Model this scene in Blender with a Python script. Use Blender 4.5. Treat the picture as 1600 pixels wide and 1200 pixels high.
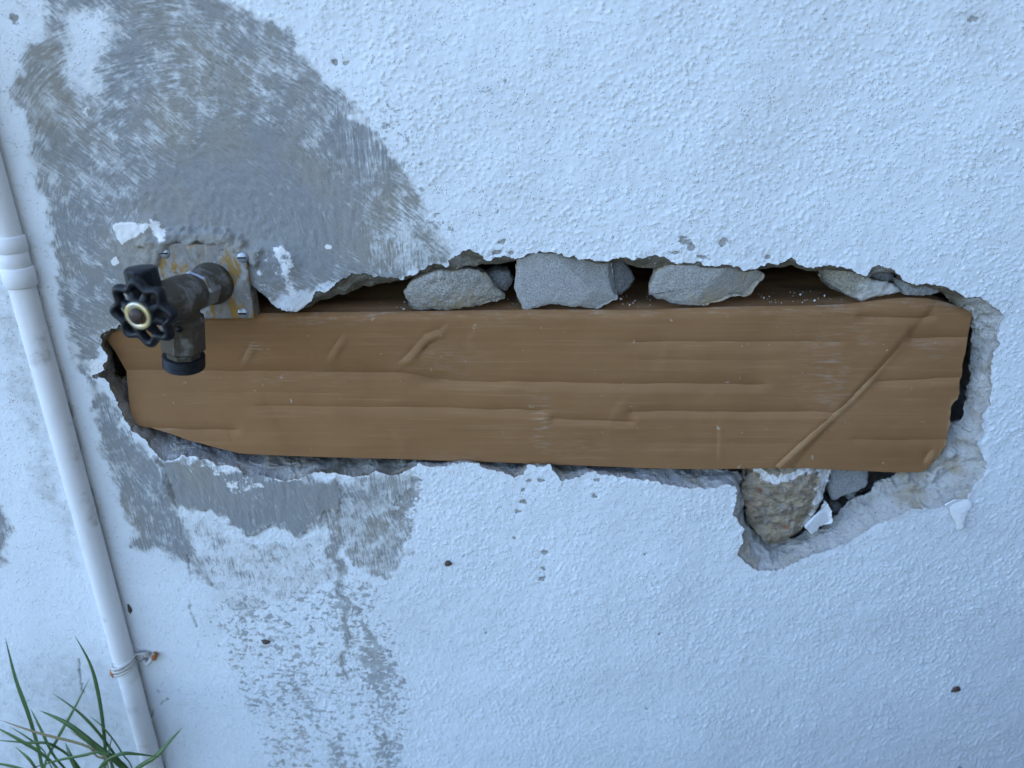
import bpy, math
import numpy as np
from mathutils import Vector, Matrix

# ------------------------------------------------------------------ camera, sky, sun, exposure
scene = bpy.context.scene
for o in list(bpy.data.objects):
    bpy.data.objects.remove(o, do_unlink=True)
COL = scene.collection

PITCH = math.radians(23.7)          # the phone looks down at the wall
DIST = 0.60                         # metres from the wall face (the plane y = 0)
CAMZ = 0.80                         # height above the ground
FPX = 1600 * 26.0 / 36.0
cam_d = bpy.data.cameras.new('camera')
cam = bpy.data.objects.new('camera', cam_d)
COL.objects.link(cam)
cam.location = (0, -DIST, CAMZ)
cam.rotation_euler = (math.pi / 2 - PITCH, 0, 0)
cam_d.lens = 26.0
cam_d.sensor_width = 36.0
cam_d.sensor_fit = 'HORIZONTAL'
cam_d.clip_start = 0.01
cam_d.clip_end = 2000
cam_d.dof.use_dof = True
cam_d.dof.focus_distance = 0.645
cam_d.dof.aperture_fstop = 4.0
scene.camera = cam

SUN_EL = math.radians(42)
SUN_AZ = math.radians(-72)          # measured from +Y (behind the wall) towards +X: up behind the wall, to the left
sun_dir = Vector((math.sin(SUN_AZ) * math.cos(SUN_EL), math.cos(SUN_AZ) * math.cos(SUN_EL), math.sin(SUN_EL)))
world = bpy.data.worlds.new('World')
scene.world = world
world.use_nodes = True
wnt = world.node_tree
sky = wnt.nodes.new('ShaderNodeTexSky')
sky.sky_type = 'NISHITA'
sky.sun_disc = False
sky.sun_elevation = SUN_EL
sky.sun_rotation = SUN_AZ
sky.air_density = 1.0
sky.dust_density = 0.3
sky.ozone_density = 3.0
wnt.links.new(sky.outputs[0], wnt.nodes['Background'].inputs[0])
wnt.nodes['Background'].inputs[1].default_value = 0.15
sun_d = bpy.data.lights.new('sun', 'SUN')
sun_d.energy = 3.0
sun_d.angle = math.radians(0.5)
sun_d.color = (1.0, 0.95, 0.88)
sun = bpy.data.objects.new('sun', sun_d)
COL.objects.link(sun)
sun.location = (-3, 2, 5)
sun.rotation_euler = sun_dir.to_track_quat('Z', 'Y').to_euler()
scene.view_settings.view_transform = 'Standard'
scene.view_settings.look = 'None'
scene.view_settings.gamma = 1.0
scene.view_settings.exposure = 2.15
scene.cycles.max_bounces = 5


# ------------------------------------------------------------------ measuring: photograph point -> point on a plane parallel to the wall
def W(u, v, d=0.0):
    """(u, v) in the 1600x1200 photograph -> world point at depth d behind the wall face (negative: in front)."""
    u = np.asarray(u, float); v = np.asarray(v, float); d = np.asarray(d, float)
    xc = (u - 800) / FPX; yc = (600 - v) / FPX
    dy = math.cos(PITCH) + yc * math.sin(PITCH)
    dz = -math.sin(PITCH) + yc * math.cos(PITCH)
    t = (DIST + d) / dy
    return np.stack([t * xc, d + 0 * t, CAMZ + t * dz], -1)


def WX(pts, d=0.0):
    p = np.array(pts, float)
    return W(p[:, 0], p[:, 1], d)[:, [0, 2]]


# ------------------------------------------------------------------ numpy noise
def _h(ix, iy, iz, seed):
    n = (ix.astype(np.int64) * 374761393 + iy.astype(np.int64) * 668265263 + iz.astype(np.int64) * 2147483647 + seed * 1274126177) & 0xFFFFFFFF
    n = ((n ^ (n >> 13)) * 1274126177) & 0xFFFFFFFF
    n = ((n ^ (n >> 16)) * 2246822519) & 0xFFFFFFFF
    return ((n ^ (n >> 15)) & 0xFFFFFF) / float(0xFFFFFF)


def vn2(x, y, seed=0):
    ix = np.floor(x); iy = np.floor(y)
    fx = x - ix; fy = y - iy
    fx = fx * fx * fx * (fx * (fx * 6 - 15) + 10); fy = fy * fy * fy * (fy * (fy * 6 - 15) + 10)
    z0 = np.zeros_like(ix)
    a = _h(ix, iy, z0, seed); b = _h(ix + 1, iy, z0, seed); c = _h(ix, iy + 1, z0, seed); d = _h(ix + 1, iy + 1, z0, seed)
    return (a * (1 - fx) + b * fx) * (1 - fy) + (c * (1 - fx) + d * fx) * fy


def fbm2(x, y, seed=0, octv=4):
    s = 0; a = 1; t = 0
    for k in range(octv):
        s = s + a * vn2(x, y, seed + k * 17); t += a
        x = x * 2.03 + 3.1; y = y * 2.03 + 7.7; a *= 0.5
    return s / t


def vn3(p, seed=0):
    i = np.floor(p); f = p - i
    f = f * f * (3 - 2 * f)
    r = 0
    for dx in (0, 1):
        for dy in (0, 1):
            for dz in (0, 1):
                w = (f[:, 0] if dx else 1 - f[:, 0]) * (f[:, 1] if dy else 1 - f[:, 1]) * (f[:, 2] if dz else 1 - f[:, 2])
                r = r + w * _h(i[:, 0] + dx, i[:, 1] + dy, i[:, 2] + dz, seed)
    return r


def fbm3(p, seed=0, octv=4, gain=0.5):
    s = 0; a = 1; t = 0
    for k in range(octv):
        s = s + a * vn3(p, seed + 31 * k); t += a
        p = p * 2.07 + 5.3; a *= gain
    return s / t - 0.5


def sstep(a, b, x):
    t = np.clip((x - a) / (b - a), 0, 1)
    return t * t * (3 - 2 * t)


def seg_dist(px, pz, poly, closed=True):
    """distance to a polyline and, if closed, inside flag"""
    d2 = np.full(px.shape, 1e9); ins = np.zeros(px.shape, bool)
    n = len(poly)
    for i in range(n if closed else n - 1):
        x0, z0 = poly[i]; x1, z1 = poly[(i + 1) % n]
        ex, ez = x1 - x0, z1 - z0
        L = ex * ex + ez * ez + 1e-12
        t = np.clip(((px - x0) * ex + (pz - z0) * ez) / L, 0, 1)
        d2 = np.minimum(d2, (px - x0 - t * ex) ** 2 + (pz - z0 - t * ez) ** 2)
        if closed:
            c = (z0 > pz) != (z1 > pz)
            ins ^= c & (px < ex * (pz - z0) / (ez if abs(ez) > 1e-12 else 1e-12) + x0)
    return np.sqrt(d2), ins


def region(px, pz, pts, soft):
    """1 inside the traced outline, fading over `soft` metres, centred on the outline"""
    poly = WX(pts)
    out = np.zeros(px.shape)
    m = (px > poly[:, 0].min() - soft) & (px < poly[:, 0].max() + soft) & (pz > poly[:, 1].min() - soft) & (pz < poly[:, 1].max() + soft)
    d, i = seg_dist(px[m], pz[m], poly)
    sd = np.where(i, d, -d)
    out[m] = sstep(-soft, soft, sd)
    return out


def near_line(px, pz, pts, width):
    poly = WX(pts)
    out = np.zeros(px.shape)
    m = (px > poly[:, 0].min() - 4 * width) & (px < poly[:, 0].max() + 4 * width) & (pz > poly[:, 1].min() - 4 * width) & (pz < poly[:, 1].max() + 4 * width)
    d, _ = seg_dist(px[m], pz[m], poly, False)
    out[m] = np.exp(-(d / width) ** 2)
    return out


# ------------------------------------------------------------------ mesh and object helpers
def new_mesh(name, V, F, mat=None, smooth=True, attrs=None):
    V = np.asarray(V, np.float32)
    me = bpy.data.meshes.new(name)
    if isinstance(F, np.ndarray):
        k = F.shape[1]
        me.vertices.add(len(V)); me.vertices.foreach_set('co', V.ravel())
        me.loops.add(F.size); me.loops.foreach_set('vertex_index', F.astype(np.int32).ravel())
        me.polygons.add(len(F))
        me.polygons.foreach_set('loop_start', np.arange(0, F.size, k, dtype=np.int32))
        me.update(calc_edges=True)
        me.validate()
    else:
        me.from_pydata([tuple(map(float, v)) for v in V], [], [tuple(map(int, f)) for f in F])
        me.update()
    me.polygons.foreach_set('use_smooth', [smooth] * len(me.polygons))
    for an, av in (attrs or {}).items():
        av = np.asarray(av, np.float32)
        if av.ndim == 2:
            a = me.attributes.new(an, 'FLOAT_VECTOR', 'POINT'); a.data.foreach_set('vector', av.ravel())
        else:
            a = me.attributes.new(an, 'FLOAT', 'POINT'); a.data.foreach_set('value', av.ravel())
    if mat:
        me.materials.append(mat)
    return me


def obj(name, V, F, mat=None, parent=None, smooth=True, attrs=None):
    V = np.asarray(V, float)
    if parent is not None:
        off = np.array(parent.location)
        p = parent.parent
        while p is not None:
            off = off + np.array(p.location); p = p.parent
        V = V - off
    o = bpy.data.objects.new(name, new_mesh(name, V, F, mat, smooth, attrs))
    COL.objects.link(o)
    o.parent = parent
    return o


def tag(o, label=None, cat=None, group=None, kind=None):
    for k, v in (('label', label), ('category', cat), ('group', group), ('kind', kind)):
        if v:
            o[k] = v
    return o


def thing(name, loc, label, cat, group=None):
    e = bpy.data.objects.new(name, None)
    COL.objects.link(e)
    e.location = [float(c) for c in loc]
    e.empty_display_size = 0.02
    return tag(e, label, cat, group)


def grid_faces(nr, nc, wrap=False):
    r = np.arange(nr - 1)[:, None]; c = np.arange(nc if wrap else nc - 1)[None, :]
    c2 = (c + 1) % nc
    a = r * nc + c; b = r * nc + c2; d = (r + 1) * nc + c2; e = (r + 1) * nc + c
    return np.stack([a, b, d, e], -1).reshape(-1, 4)


def frame_of(a):
    a = Vector(a).normalized()
    t = Vector((0, 0, 1)) if abs(a.z) < 0.9 else Vector((1, 0, 0))
    e1 = t.cross(a).normalized(); e2 = a.cross(e1).normalized()
    return np.array(a), np.array(e1), np.array(e2)


def lathe(p0, axis, prof, n=40, lobes=None):
    """prof: list of (distance along axis, radius); open ends are capped"""
    a, e1, e2 = frame_of(axis)
    p0 = np.array(p0, float)
    th = np.linspace(0, 2 * math.pi, n, endpoint=False)
    V = []
    for s, r in prof:
        rr = r * (lobes(th) if lobes else 1.0)
        V.append(p0 + a * s + np.outer(np.cos(th) * rr, e1) + np.outer(np.sin(th) * rr, e2))
    V = np.concatenate(V)
    F = [tuple(f) for f in grid_faces(len(prof), n, True)]
    F.append(tuple(range(n - 1, -1, -1))); F.append(tuple(range((len(prof) - 1) * n, len(prof) * n)))
    return V, F


def tube(path, rad, n=10):
    path = np.array(path, float)
    rad = np.broadcast_to(np.asarray(rad, float), (len(path),))
    V = []; up = None
    for i, p in enumerate(path):
        t = path[min(i + 1, len(path) - 1)] - path[max(i - 1, 0)]
        t = t / (np.linalg.norm(t) + 1e-12)
        if up is None:
            up = np.array([0, 0, 1.0]) if abs(t[2]) < 0.9 else np.array([1.0, 0, 0])
        e1 = np.cross(up, t); e1 /= np.linalg.norm(e1) + 1e-12
        e2 = np.cross(t, e1); up = e2
        th = np.linspace(0, 2 * math.pi, n, endpoint=False)
        V.append(p + rad[i] * (np.outer(np.cos(th), e1) + np.outer(np.sin(th), e2)))
    V = np.concatenate(V)
    F = [tuple(f) for f in grid_faces(len(path), n, True)]
    F.append(tuple(range(n - 1, -1, -1))); F.append(tuple(range((len(path) - 1) * n, len(path) * n)))
    return V, F


def join(*vfs):
    V = []; F = []; k = 0
    for v, f in vfs:
        V.append(np.asarray(v)); F += [tuple(i + k for i in q) for q in f]; k += len(v)
    return np.concatenate(V), F


def smooth_path(pts, n=24):
    p = np.array(pts, float)
    if len(p) == 2:
        return p[0] + np.linspace(0, 1, n)[:, None] * (p[1] - p[0])
    q = np.vstack([2 * p[0] - p[1], p, 2 * p[-1] - p[-2]])
    out = []
    m = len(p) - 1
    for t in np.linspace(0, m - 1e-6, n):
        i = int(t); f = t - i
        a, b, c, d = q[i], q[i + 1], q[i + 2], q[i + 3]
        out.append(0.5 * (2 * b + (c - a) * f + (2 * a - 5 * b + 4 * c - d) * f * f + (3 * b - a - 3 * c + d) * f ** 3))
    return np.array(out)


# ------------------------------------------------------------------ materials
class Mat:
    def __init__(s, name):
        s.m = bpy.data.materials.new(name); s.m.use_nodes = True
        s.nt = s.m.node_tree; s.b = s.nt.nodes['Principled BSDF']
        s.geo = s.nt.nodes.new('ShaderNodeTexCoord').outputs['Object']

    def set(s, sock, v):
        if isinstance(v, bpy.types.NodeSocket):
            s.nt.links.new(v, sock)
        elif v is not None:
            if sock.type == 'RGBA' and len(v) == 3:
                v = (*v, 1)
            sock.default_value = v

    def n(s, t, ins=None, **props):
        nd = s.nt.nodes.new(t)
        for k, v in props.items():
            setattr(nd, k, v)
        for k, v in (ins or {}).items():
            s.set(nd.inputs[k], v)
        return nd

    def noise(s, scale, detail=4, rough=0.55, vec=None, dist=0.0):
        return s.n('ShaderNodeTexNoise', {'Vector': vec or s.geo, 'Scale': scale, 'Detail': detail, 'Roughness': rough, 'Distortion': dist}).outputs[0]

    def voro(s, scale, feature='F1', vec=None, out='Distance'):
        return s.n('ShaderNodeTexVoronoi', {'Vector': vec or s.geo, 'Scale': scale}, feature=feature).outputs[out]

    def attr(s, name, vec=False):
        return s.n('ShaderNodeAttribute', attribute_name=name).outputs['Vector' if vec else 'Fac']

    def math(s, op, a, b=None, c=None, clamp=False):
        nd = s.n('ShaderNodeMath', operation=op, use_clamp=clamp)
        for i, v in enumerate((a, b, c)):
            if v is not None:
                s.set(nd.inputs[i], v)
        return nd.outputs[0]

    def rng(s, v, a, b, c=0.0, d=1.0, smooth=False):
        nd = s.n('ShaderNodeMapRange', {'Value': v, 'From Min': a, 'From Max': b, 'To Min': c, 'To Max': d}, interpolation_type='SMOOTHSTEP' if smooth else 'LINEAR')
        return nd.outputs[0]

    def mix(s, f, a, b, mode='MIX'):
        nd = s.nt.nodes.new('ShaderNodeMix'); nd.data_type = 'RGBA'; nd.blend_type = mode
        s.set(nd.inputs[0], f); s.set(nd.inputs[6], a); s.set(nd.inputs[7], b)
        return nd.outputs[2]

    def bump(s, h, strength=0.5, dist=0.001, normal=None):
        nd = s.n('ShaderNodeBump', {'Height': h, 'Strength': strength, 'Distance': dist})
        if normal:
            s.set(nd.inputs['Normal'], normal)
        return nd.outputs[0]

    def scale_vec(s, v, xyz):
        return s.n('ShaderNodeMapping', {'Vector': v, 'Scale': xyz}).outputs[0]

    def done(s, col=None, rough=0.6, normal=None, metal=0.0, spec=0.5, **extra):
        s.set(s.b.inputs['Base Color'], col); s.set(s.b.inputs['Roughness'], rough)
        s.set(s.b.inputs['Metallic'], metal); s.set(s.b.inputs['Specular IOR Level'], spec)
        if normal:
            s.set(s.b.inputs['Normal'], normal)
        for k, v in extra.items():
            s.set(s.b.inputs[k.replace('_', ' ')], v)
        return s.m


def mat_stucco():
    g = Mat('painted_stucco')
    cov, covf, chip, dirt, crack, wht = (g.attr(a) for a in ('cov', 'covf', 'chip', 'dirt', 'crack', 'white'))
    stroke = g.attr('stroke', True)
    # brush streaks of cement: noise stretched along the stroke, thresholded by the traced coverage
    stroke2 = g.attr('stroke2', True)
    n1 = g.mix(g.rng(g.noise(17, 3), 0.42, 0.58, smooth=True), g.noise(1.0, 4, 0.7, stroke), g.noise(1.0, 4, 0.7, stroke2))
    n1 = g.n('ShaderNodeSeparateColor', {'Color': n1}).outputs[0]
    n2 = g.noise(75, 4, 0.65)
    st = g.math('ADD', g.math('MULTIPLY', n1, 0.54), g.math('MULTIPLY', n2, 0.46))
    st = g.rng(st, 0.30, 0.70)
    diff = g.math('SUBTRACT', cov, st)
    mask = g.rng(diff, -0.14, 0.16, smooth=True)
    # isolated flecks and specks
    fl = g.rng(g.noise(1.0, 3, 0.6, g.n('ShaderNodeMapping', {'Vector': g.geo, 'Rotation': (0.0, math.radians(-28), 0.0), 'Scale': (120, 120, 185)}).outputs[0], 0.8), 0.30, 0.72)
    fl2 = g.rng(g.noise(1.0, 4, 0.7, g.n('ShaderNodeMapping', {'Vector': g.geo, 'Rotation': (0.0, math.radians(20), 0.0), 'Scale': (230, 230, 170)}).outputs[0], 0.5), 0.30, 0.72)
    fl = g.math('ADD', g.math('MULTIPLY', fl, 0.6), g.math('MULTIPLY', fl2, 0.4))
    maskf = g.rng(g.math('SUBTRACT', covf, fl), -0.06, 0.07, smooth=True)
    thick = g.rng(diff, 0.0, 0.7)
    m = g.math('MAXIMUM', mask, maskf)
    chipn = g.rng(g.math('ADD', chip, g.math('MULTIPLY', g.math('SUBTRACT', g.noise(240, 4, 0.7), 0.5), 2.2)), 0.46, 0.60, smooth=True)
    white = g.mix(g.rng(g.noise(14, 5), 0.35, 0.7), (0.77, 0.81, 0.84), (0.71, 0.75, 0.78))
    white = g.mix(g.math('MULTIPLY', g.rng(g.noise(3.2, 6, 0.7), 0.48, 0.75), 0.35), white, (0.62, 0.63, 0.63))
    grit = g.noise(520, 3, 0.6)
    cem = g.mix(g.noise(34, 5, 0.6), (0.240, 0.255, 0.265), (0.335, 0.340, 0.335))
    cem = g.mix(g.rng(g.noise(11, 3), 0.45, 0.65), cem, (0.34, 0.315, 0.265))
    cem = g.mix(g.rng(grit, 0.3, 0.75), g.mix(0.25, cem, (0.12, 0.12, 0.12)), cem)
    # thin smears let the paint show through
    cem = g.mix(g.rng(n1, 0.35, 0.65), g.mix(0.16, cem, (0.10, 0.105, 0.11)), g.mix(0.10, cem, (0.6, 0.6, 0.6)))
    smear = g.mix(g.rng(thick, 0.0, 0.35), g.mix(0.42, cem, white), cem)
    film = g.math('MULTIPLY', g.rng(cov, 0.15, 0.55), g.rng(g.noise(40, 5, 0.65), 0.3, 0.7, 0.15, 0.85))
    col = g.mix(mask, g.mix(film, white, (0.47, 0.46, 0.42)), smear)
    col = g.mix(maskf, col, g.mix(g.rng(g.noise(60, 3), 0.3, 0.7, 0.05, 0.40), cem, white))
    col = g.mix(g.rng(g.math('ADD', wht, g.math('MULTIPLY', g.math('SUBTRACT', g.noise(130, 5, 0.7), 0.5), 2.0)), 0.46, 0.66, smooth=True), col, (0.80, 0.80, 0.79))
    col = g.mix(chipn, col, g.mix(g.noise(170, 5, 0.7), (0.12, 0.12, 0.115), (0.55, 0.54, 0.51)))
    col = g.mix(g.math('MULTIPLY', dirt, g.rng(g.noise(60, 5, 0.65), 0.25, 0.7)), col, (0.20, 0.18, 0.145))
    col = g.mix(g.math('MULTIPLY', crack, 0.75), col, (0.10, 0.085, 0.07))
    nod = g.rng(g.voro(430), 0.0, 0.40, 1.0, 0.0, smooth=True)
    nod = g.math('MULTIPLY', g.math('MULTIPLY', nod, g.rng(g.noise(120, 3), 0.42, 0.6)), g.math('SUBTRACT', 1.0, g.math('MULTIPLY', m, 0.85)))
    h = g.math('ADD', g.math('MULTIPLY', nod, 0.9), g.math('MULTIPLY', g.noise(620, 3), 0.30))
    h = g.math('ADD', h, g.math('MULTIPLY', mask, g.rng(st, 0, 1, 0.55, 0.15)))
    h = g.math('SUBTRACT', h, g.math('MULTIPLY', chipn, 0.5))
    nrm = g.bump(h, 0.9, 0.0010)
    return g.done(col, g.math('ADD', 0.66, g.math('MULTIPLY', m, 0.26)), nrm, spec=0.25)


def mat_masonry():
    g = Mat('broken_mortar')
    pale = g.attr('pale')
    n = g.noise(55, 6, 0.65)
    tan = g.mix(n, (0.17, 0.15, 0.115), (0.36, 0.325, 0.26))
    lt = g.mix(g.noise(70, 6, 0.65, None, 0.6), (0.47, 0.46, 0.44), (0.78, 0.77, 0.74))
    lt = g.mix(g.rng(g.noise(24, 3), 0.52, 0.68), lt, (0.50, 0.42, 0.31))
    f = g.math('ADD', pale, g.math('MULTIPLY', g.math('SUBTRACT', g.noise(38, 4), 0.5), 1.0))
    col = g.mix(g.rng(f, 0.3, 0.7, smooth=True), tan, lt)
    q = g.rng(g.voro(210), 0.12, 0.22, 1.0, 0.0)
    col = g.mix(g.math('MULTIPLY', q, g.rng(g.noise(90, 2), 0.52, 0.6)), col, (0.72, 0.72, 0.70))
    col = g.mix(g.math('MULTIPLY', g.rng(g.noise(300, 4), 0.56, 0.72), 0.5), col, (0.13, 0.12, 0.11))
    h = g.math('ADD', g.noise(190, 7, 0.75), g.math('MULTIPLY', g.noise(700, 4, 0.7), 0.8))
    return g.done(col, 0.95, g.bump(h, 1.0, 0.0030), spec=0.1)


def mat_stone(name, dark, light, speck=(0.7, 0.7, 0.68), speck_amt=0.5, tint=None, fine=900, bump=0.8, rim=None):
    g = Mat(name)
    n = g.noise(45, 5, 0.6)
    col = g.mix(n, dark, light)
    gr = g.noise(fine, 3, 0.75)
    col = g.mix(g.rng(gr, 0.38, 0.60), g.mix(0.62, col, (0.05, 0.05, 0.05)), col)
    s = g.math('MULTIPLY', g.rng(g.voro(260), 0.10, 0.24, 1.0, 0.0), g.rng(g.noise(170, 2), 0.55, 0.62))
    col = g.mix(g.math('MULTIPLY', s, speck_amt), col, speck)
    if tint:
        col = g.mix(g.rng(g.noise(26, 4, 0.6), 0.50, 0.66), col, tint)
    edge = g.attr('edge')
    col = g.mix(g.math('MULTIPLY', g.rng(g.math('ADD', edge, g.math('SUBTRACT', g.noise(120, 4), 0.5)), 0.45, 0.8), 0.8), col, rim or (0.34, 0.29, 0.20))
    h = g.math('ADD', g.noise(230, 6, 0.7), g.math('MULTIPLY', g.noise(fine, 3), 0.5))
    return g.done(col, 0.93, g.bump(h, bump, 0.0016), spec=0.2)


def mat_rock():
    g = Mat('brown_rock')
    v = g.n('ShaderNodeMapping', {'Vector': g.geo, 'Rotation': (0.0, math.radians(-38), 0.0), 'Scale': (18, 30, 40)}).outputs[0]
    n = g.noise(3.0, 7, 0.7, v, 0.8)
    col = g.mix(g.rng(n, 0.30, 0.70), (0.070, 0.056, 0.042), (0.48, 0.38, 0.26))
    col = g.mix(g.rng(g.noise(90, 5, 0.7), 0.5, 0.72), col, (0.33, 0.31, 0.27))
    col = g.mix(g.rng(g.noise(62, 4), 0.62, 0.70), col, (0.24, 0.095, 0.05))
    w = g.attr('white')
    wm = g.rng(g.math('ADD', w, g.math('MULTIPLY', g.math('SUBTRACT', g.noise(110, 5, 0.7), 0.5), 2.4)), 0.46, 0.62, smooth=True)
    wc = g.mix(g.rng(g.noise(160, 4), 0.45, 0.7), (0.74, 0.74, 0.73), (0.45, 0.40, 0.34))
    wc = g.mix(g.rng(g.noise(110, 2), 0.66, 0.70), wc, (0.42, 0.20, 0.11))
    col = g.mix(wm, col, wc)
    h = g.math('ADD', g.math('MULTIPLY', n, 0.6), g.noise(200, 6, 0.7))
    return g.done(col, 0.9, g.bump(h, 0.8, 0.0020), spec=0.25)


def mat_cardboard():
    g = Mat('corrugated_cardboard')
    z = g.scale_vec(g.geo, (11, 11, 430))
    lines = g.noise(1.0, 3, 0.6, z)
    col = g.mix(g.rng(g.noise(7, 5, 0.65), 0.3, 0.7), (0.255, 0.130, 0.056), (0.325, 0.174, 0.080))
    col = g.mix(g.math('MULTIPLY', g.rng(lines, 0.56, 0.72), 0.30), col, (0.42, 0.27, 0.14))
    fib = g.noise(1.0, 3, 0.7, g.scale_vec(g.geo, (700, 700, 1100)))
    col = g.mix(g.math('MULTIPLY', g.rng(fib, 0.45, 0.75), 0.25), col, (0.22, 0.12, 0.055))
    # scuffed streaks of chalky dust
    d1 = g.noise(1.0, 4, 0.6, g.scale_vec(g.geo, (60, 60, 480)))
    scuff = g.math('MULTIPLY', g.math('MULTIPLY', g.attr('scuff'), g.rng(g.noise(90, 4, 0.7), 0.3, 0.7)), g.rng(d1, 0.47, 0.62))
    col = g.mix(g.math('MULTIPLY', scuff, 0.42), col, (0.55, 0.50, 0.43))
    col = g.mix(g.math('MULTIPLY', g.attr('ridge'), 0.55), col, (0.43, 0.28, 0.15))
    col = g.mix(g.rng(g.noise(130, 4), 0.70, 0.74), col, (0.42, 0.33, 0.24))
    h = g.math('ADD', g.math('MULTIPLY', lines, 0.45), g.math('MULTIPLY', fib, 0.5))
    return g.done(col, 0.9, g.bump(h, 0.4, 0.0006), spec=0.12)


def mat_simple(name, col, rough=0.5, metal=0.0, vary=0.25, scale=60, bump=0.15, col2=None, thresh=(0.5, 0.65), spec=0.5):
    g = Mat(name)
    n = g.noise(scale, 5, 0.6)
    c = g.mix(n, tuple(x * (1 - vary) for x in col), tuple(min(1, x * (1 + vary)) for x in col))
    if col2:
        c = g.mix(g.rng(g.noise(scale * 0.7, 5, 0.65), *thresh, smooth=True), c, col2)
    r = g.rng(g.noise(scale * 2, 3), 0.3, 0.7, rough * 0.8, min(1, rough * 1.2))
    return g.done(c, r, g.bump(g.noise(scale * 5, 4), bump, 0.001), metal, spec)


M_stucco = mat_stucco()
M_mason = mat_masonry()
M_card = mat_cardboard()
M_rock = mat_rock()
M_concA = mat_stone('concrete_coarse', (0.42, 0.40, 0.36), (0.62, 0.60, 0.55), speck_amt=0.9, tint=(0.40, 0.34, 0.24), fine=700)
M_concB = mat_stone('concrete_fine', (0.46, 0.46, 0.455), (0.58, 0.575, 0.56), speck_amt=0.3, fine=1100, bump=0.55)
M_concC = mat_stone('concrete_fine_stained', (0.46, 0.46, 0.45), (0.60, 0.59, 0.57), speck_amt=0.5, tint=(0.46, 0.39, 0.29), fine=1000, bump=0.6, rim=(0.40, 0.31, 0.19))
M_concD = mat_stone('mortar_tan', (0.33, 0.31, 0.26), (0.52, 0.48, 0.39), speck_amt=0.6, tint=(0.70, 0.70, 0.69), fine=700)
M_dark = mat_stone('stone_dark', (0.11, 0.115, 0.12), (0.22, 0.22, 0.22), speck_amt=0.1, fine=800)
M_grey = mat_stone('stone_flat_grey', (0.32, 0.33, 0.33), (0.42, 0.42, 0.42), speck_amt=0.2, fine=900, bump=0.4, rim=(0.44, 0.43, 0.41))
M_flake = mat_simple('paint_flake', (0.76, 0.77, 0.78), 0.55, vary=0.05, bump=0.3)
M_pvc = mat_simple('white_painted_pipe', (0.77, 0.775, 0.78), 0.55, vary=0.06, scale=30, bump=0.35, col2=(0.36, 0.34, 0.31), thresh=(0.54, 0.76), spec=0.3)
M_black = mat_simple('black_enamel', (0.008, 0.010, 0.014), 0.42, vary=0.4, bump=0.3, col2=(0.03, 0.03, 0.03), thresh=(0.6, 0.75), spec=0.3)
M_brass = mat_simple('worn_brass', (0.72, 0.60, 0.30), 0.38, metal=0.6, vary=0.2, col2=(0.70, 0.66, 0.55), thresh=(0.5, 0.6))
M_bronze = mat_simple('tarnished_bronze', (0.085, 0.070, 0.050), 0.6, metal=0.3, vary=0.35, scale=90, col2=(0.22, 0.21, 0.20), thresh=(0.5, 0.68))
M_steel = mat_simple('tarnished_steel', (0.30, 0.30, 0.30), 0.35, metal=0.7, vary=0.3, scale=90, col2=(0.13, 0.11, 0.09), thresh=(0.48, 0.6))
def mat_flange():
    g = Mat('flange_plate')
    v = g.scale_vec(g.geo, (75, 75, 30))
    c = g.mix(g.rng(g.noise(1, 6, 0.7, v, 1.0), 0.3, 0.7), (0.17, 0.155, 0.135), (0.40, 0.385, 0.36))
    c = g.mix(g.rng(g.noise(1.3, 5, 0.65, v, 0.8), 0.50, 0.60, smooth=True), c, (0.33, 0.20, 0.055))
    c = g.mix(g.rng(g.noise(60, 6, 0.7), 0.55, 0.66, smooth=True), c, (0.47, 0.465, 0.45))
    c = g.mix(g.rng(g.noise(95, 5, 0.7), 0.60, 0.70), c, (0.09, 0.075, 0.06))
    return g.done(c, 0.62, g.bump(g.noise(170, 5, 0.7), 0.7, 0.0014), metal=0.1, spec=0.4)


M_flange = mat_flange()
M_rust = mat_simple('rust', (0.36, 0.13, 0.035), 0.9, vary=0.4, scale=300, bump=0.6)
M_wire = mat_simple('painted_wire', (0.55, 0.53, 0.51), 0.5, vary=0.2, scale=160, bump=0.3, col2=(0.30, 0.17, 0.09), thresh=(0.58, 0.7))
M_brown = mat_simple('brown_husk', (0.085, 0.055, 0.04), 0.6, vary=0.4, scale=500, bump=0.5)
M_screw = mat_simple('zinc_screw', (0.42, 0.45, 0.50), 0.35, metal=0.6, vary=0.3, scale=300, bump=0.3)
M_soil = mat_simple('soil', (0.10, 0.085, 0.07), 0.95, vary=0.5, scale=14, bump=0.9, col2=(0.045, 0.07, 0.028), thresh=(0.5, 0.62))


def mat_grass():
    g = Mat('grass_blade')
    n = g.noise(22, 3)
    col = g.mix(n, (0.045, 0.10, 0.030), (0.11, 0.19, 0.065))
    return g.done(col, 0.45, None, spec=0.4, Subsurface_Weight=0.0)


M_grass = mat_grass()
M_straw = mat_simple('dry_blade', (0.24, 0.20, 0.10), 0.7, vary=0.3, scale=80)

# ------------------------------------------------------------------ ground
GR = 400.0
gv = []; gs = np.concatenate([np.linspace(-GR, -6, 8), np.linspace(-4, 4, 41), np.linspace(6, GR, 8)])
gx, gy = np.meshgrid(gs, gs)
gz = -0.012 + 0.02 * (fbm2(gx * 3, gy * 3, 5) - 0.5) * (np.hypot(gx, gy) < 5)
gz = gz + 0.78 * sstep(0.45, 1.05, -gy) * sstep(-0.22, 0.35, gx) * (1 - sstep(6, 60, np.hypot(gx, gy)))     # unseen bank added behind the camera to darken the wall's lower right
ground = obj('ground', np.stack([gx, gy, gz], -1).reshape(-1, 3), grid_faces(len(gs), len(gs)), M_soil)
tag(ground, kind='structure')

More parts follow.
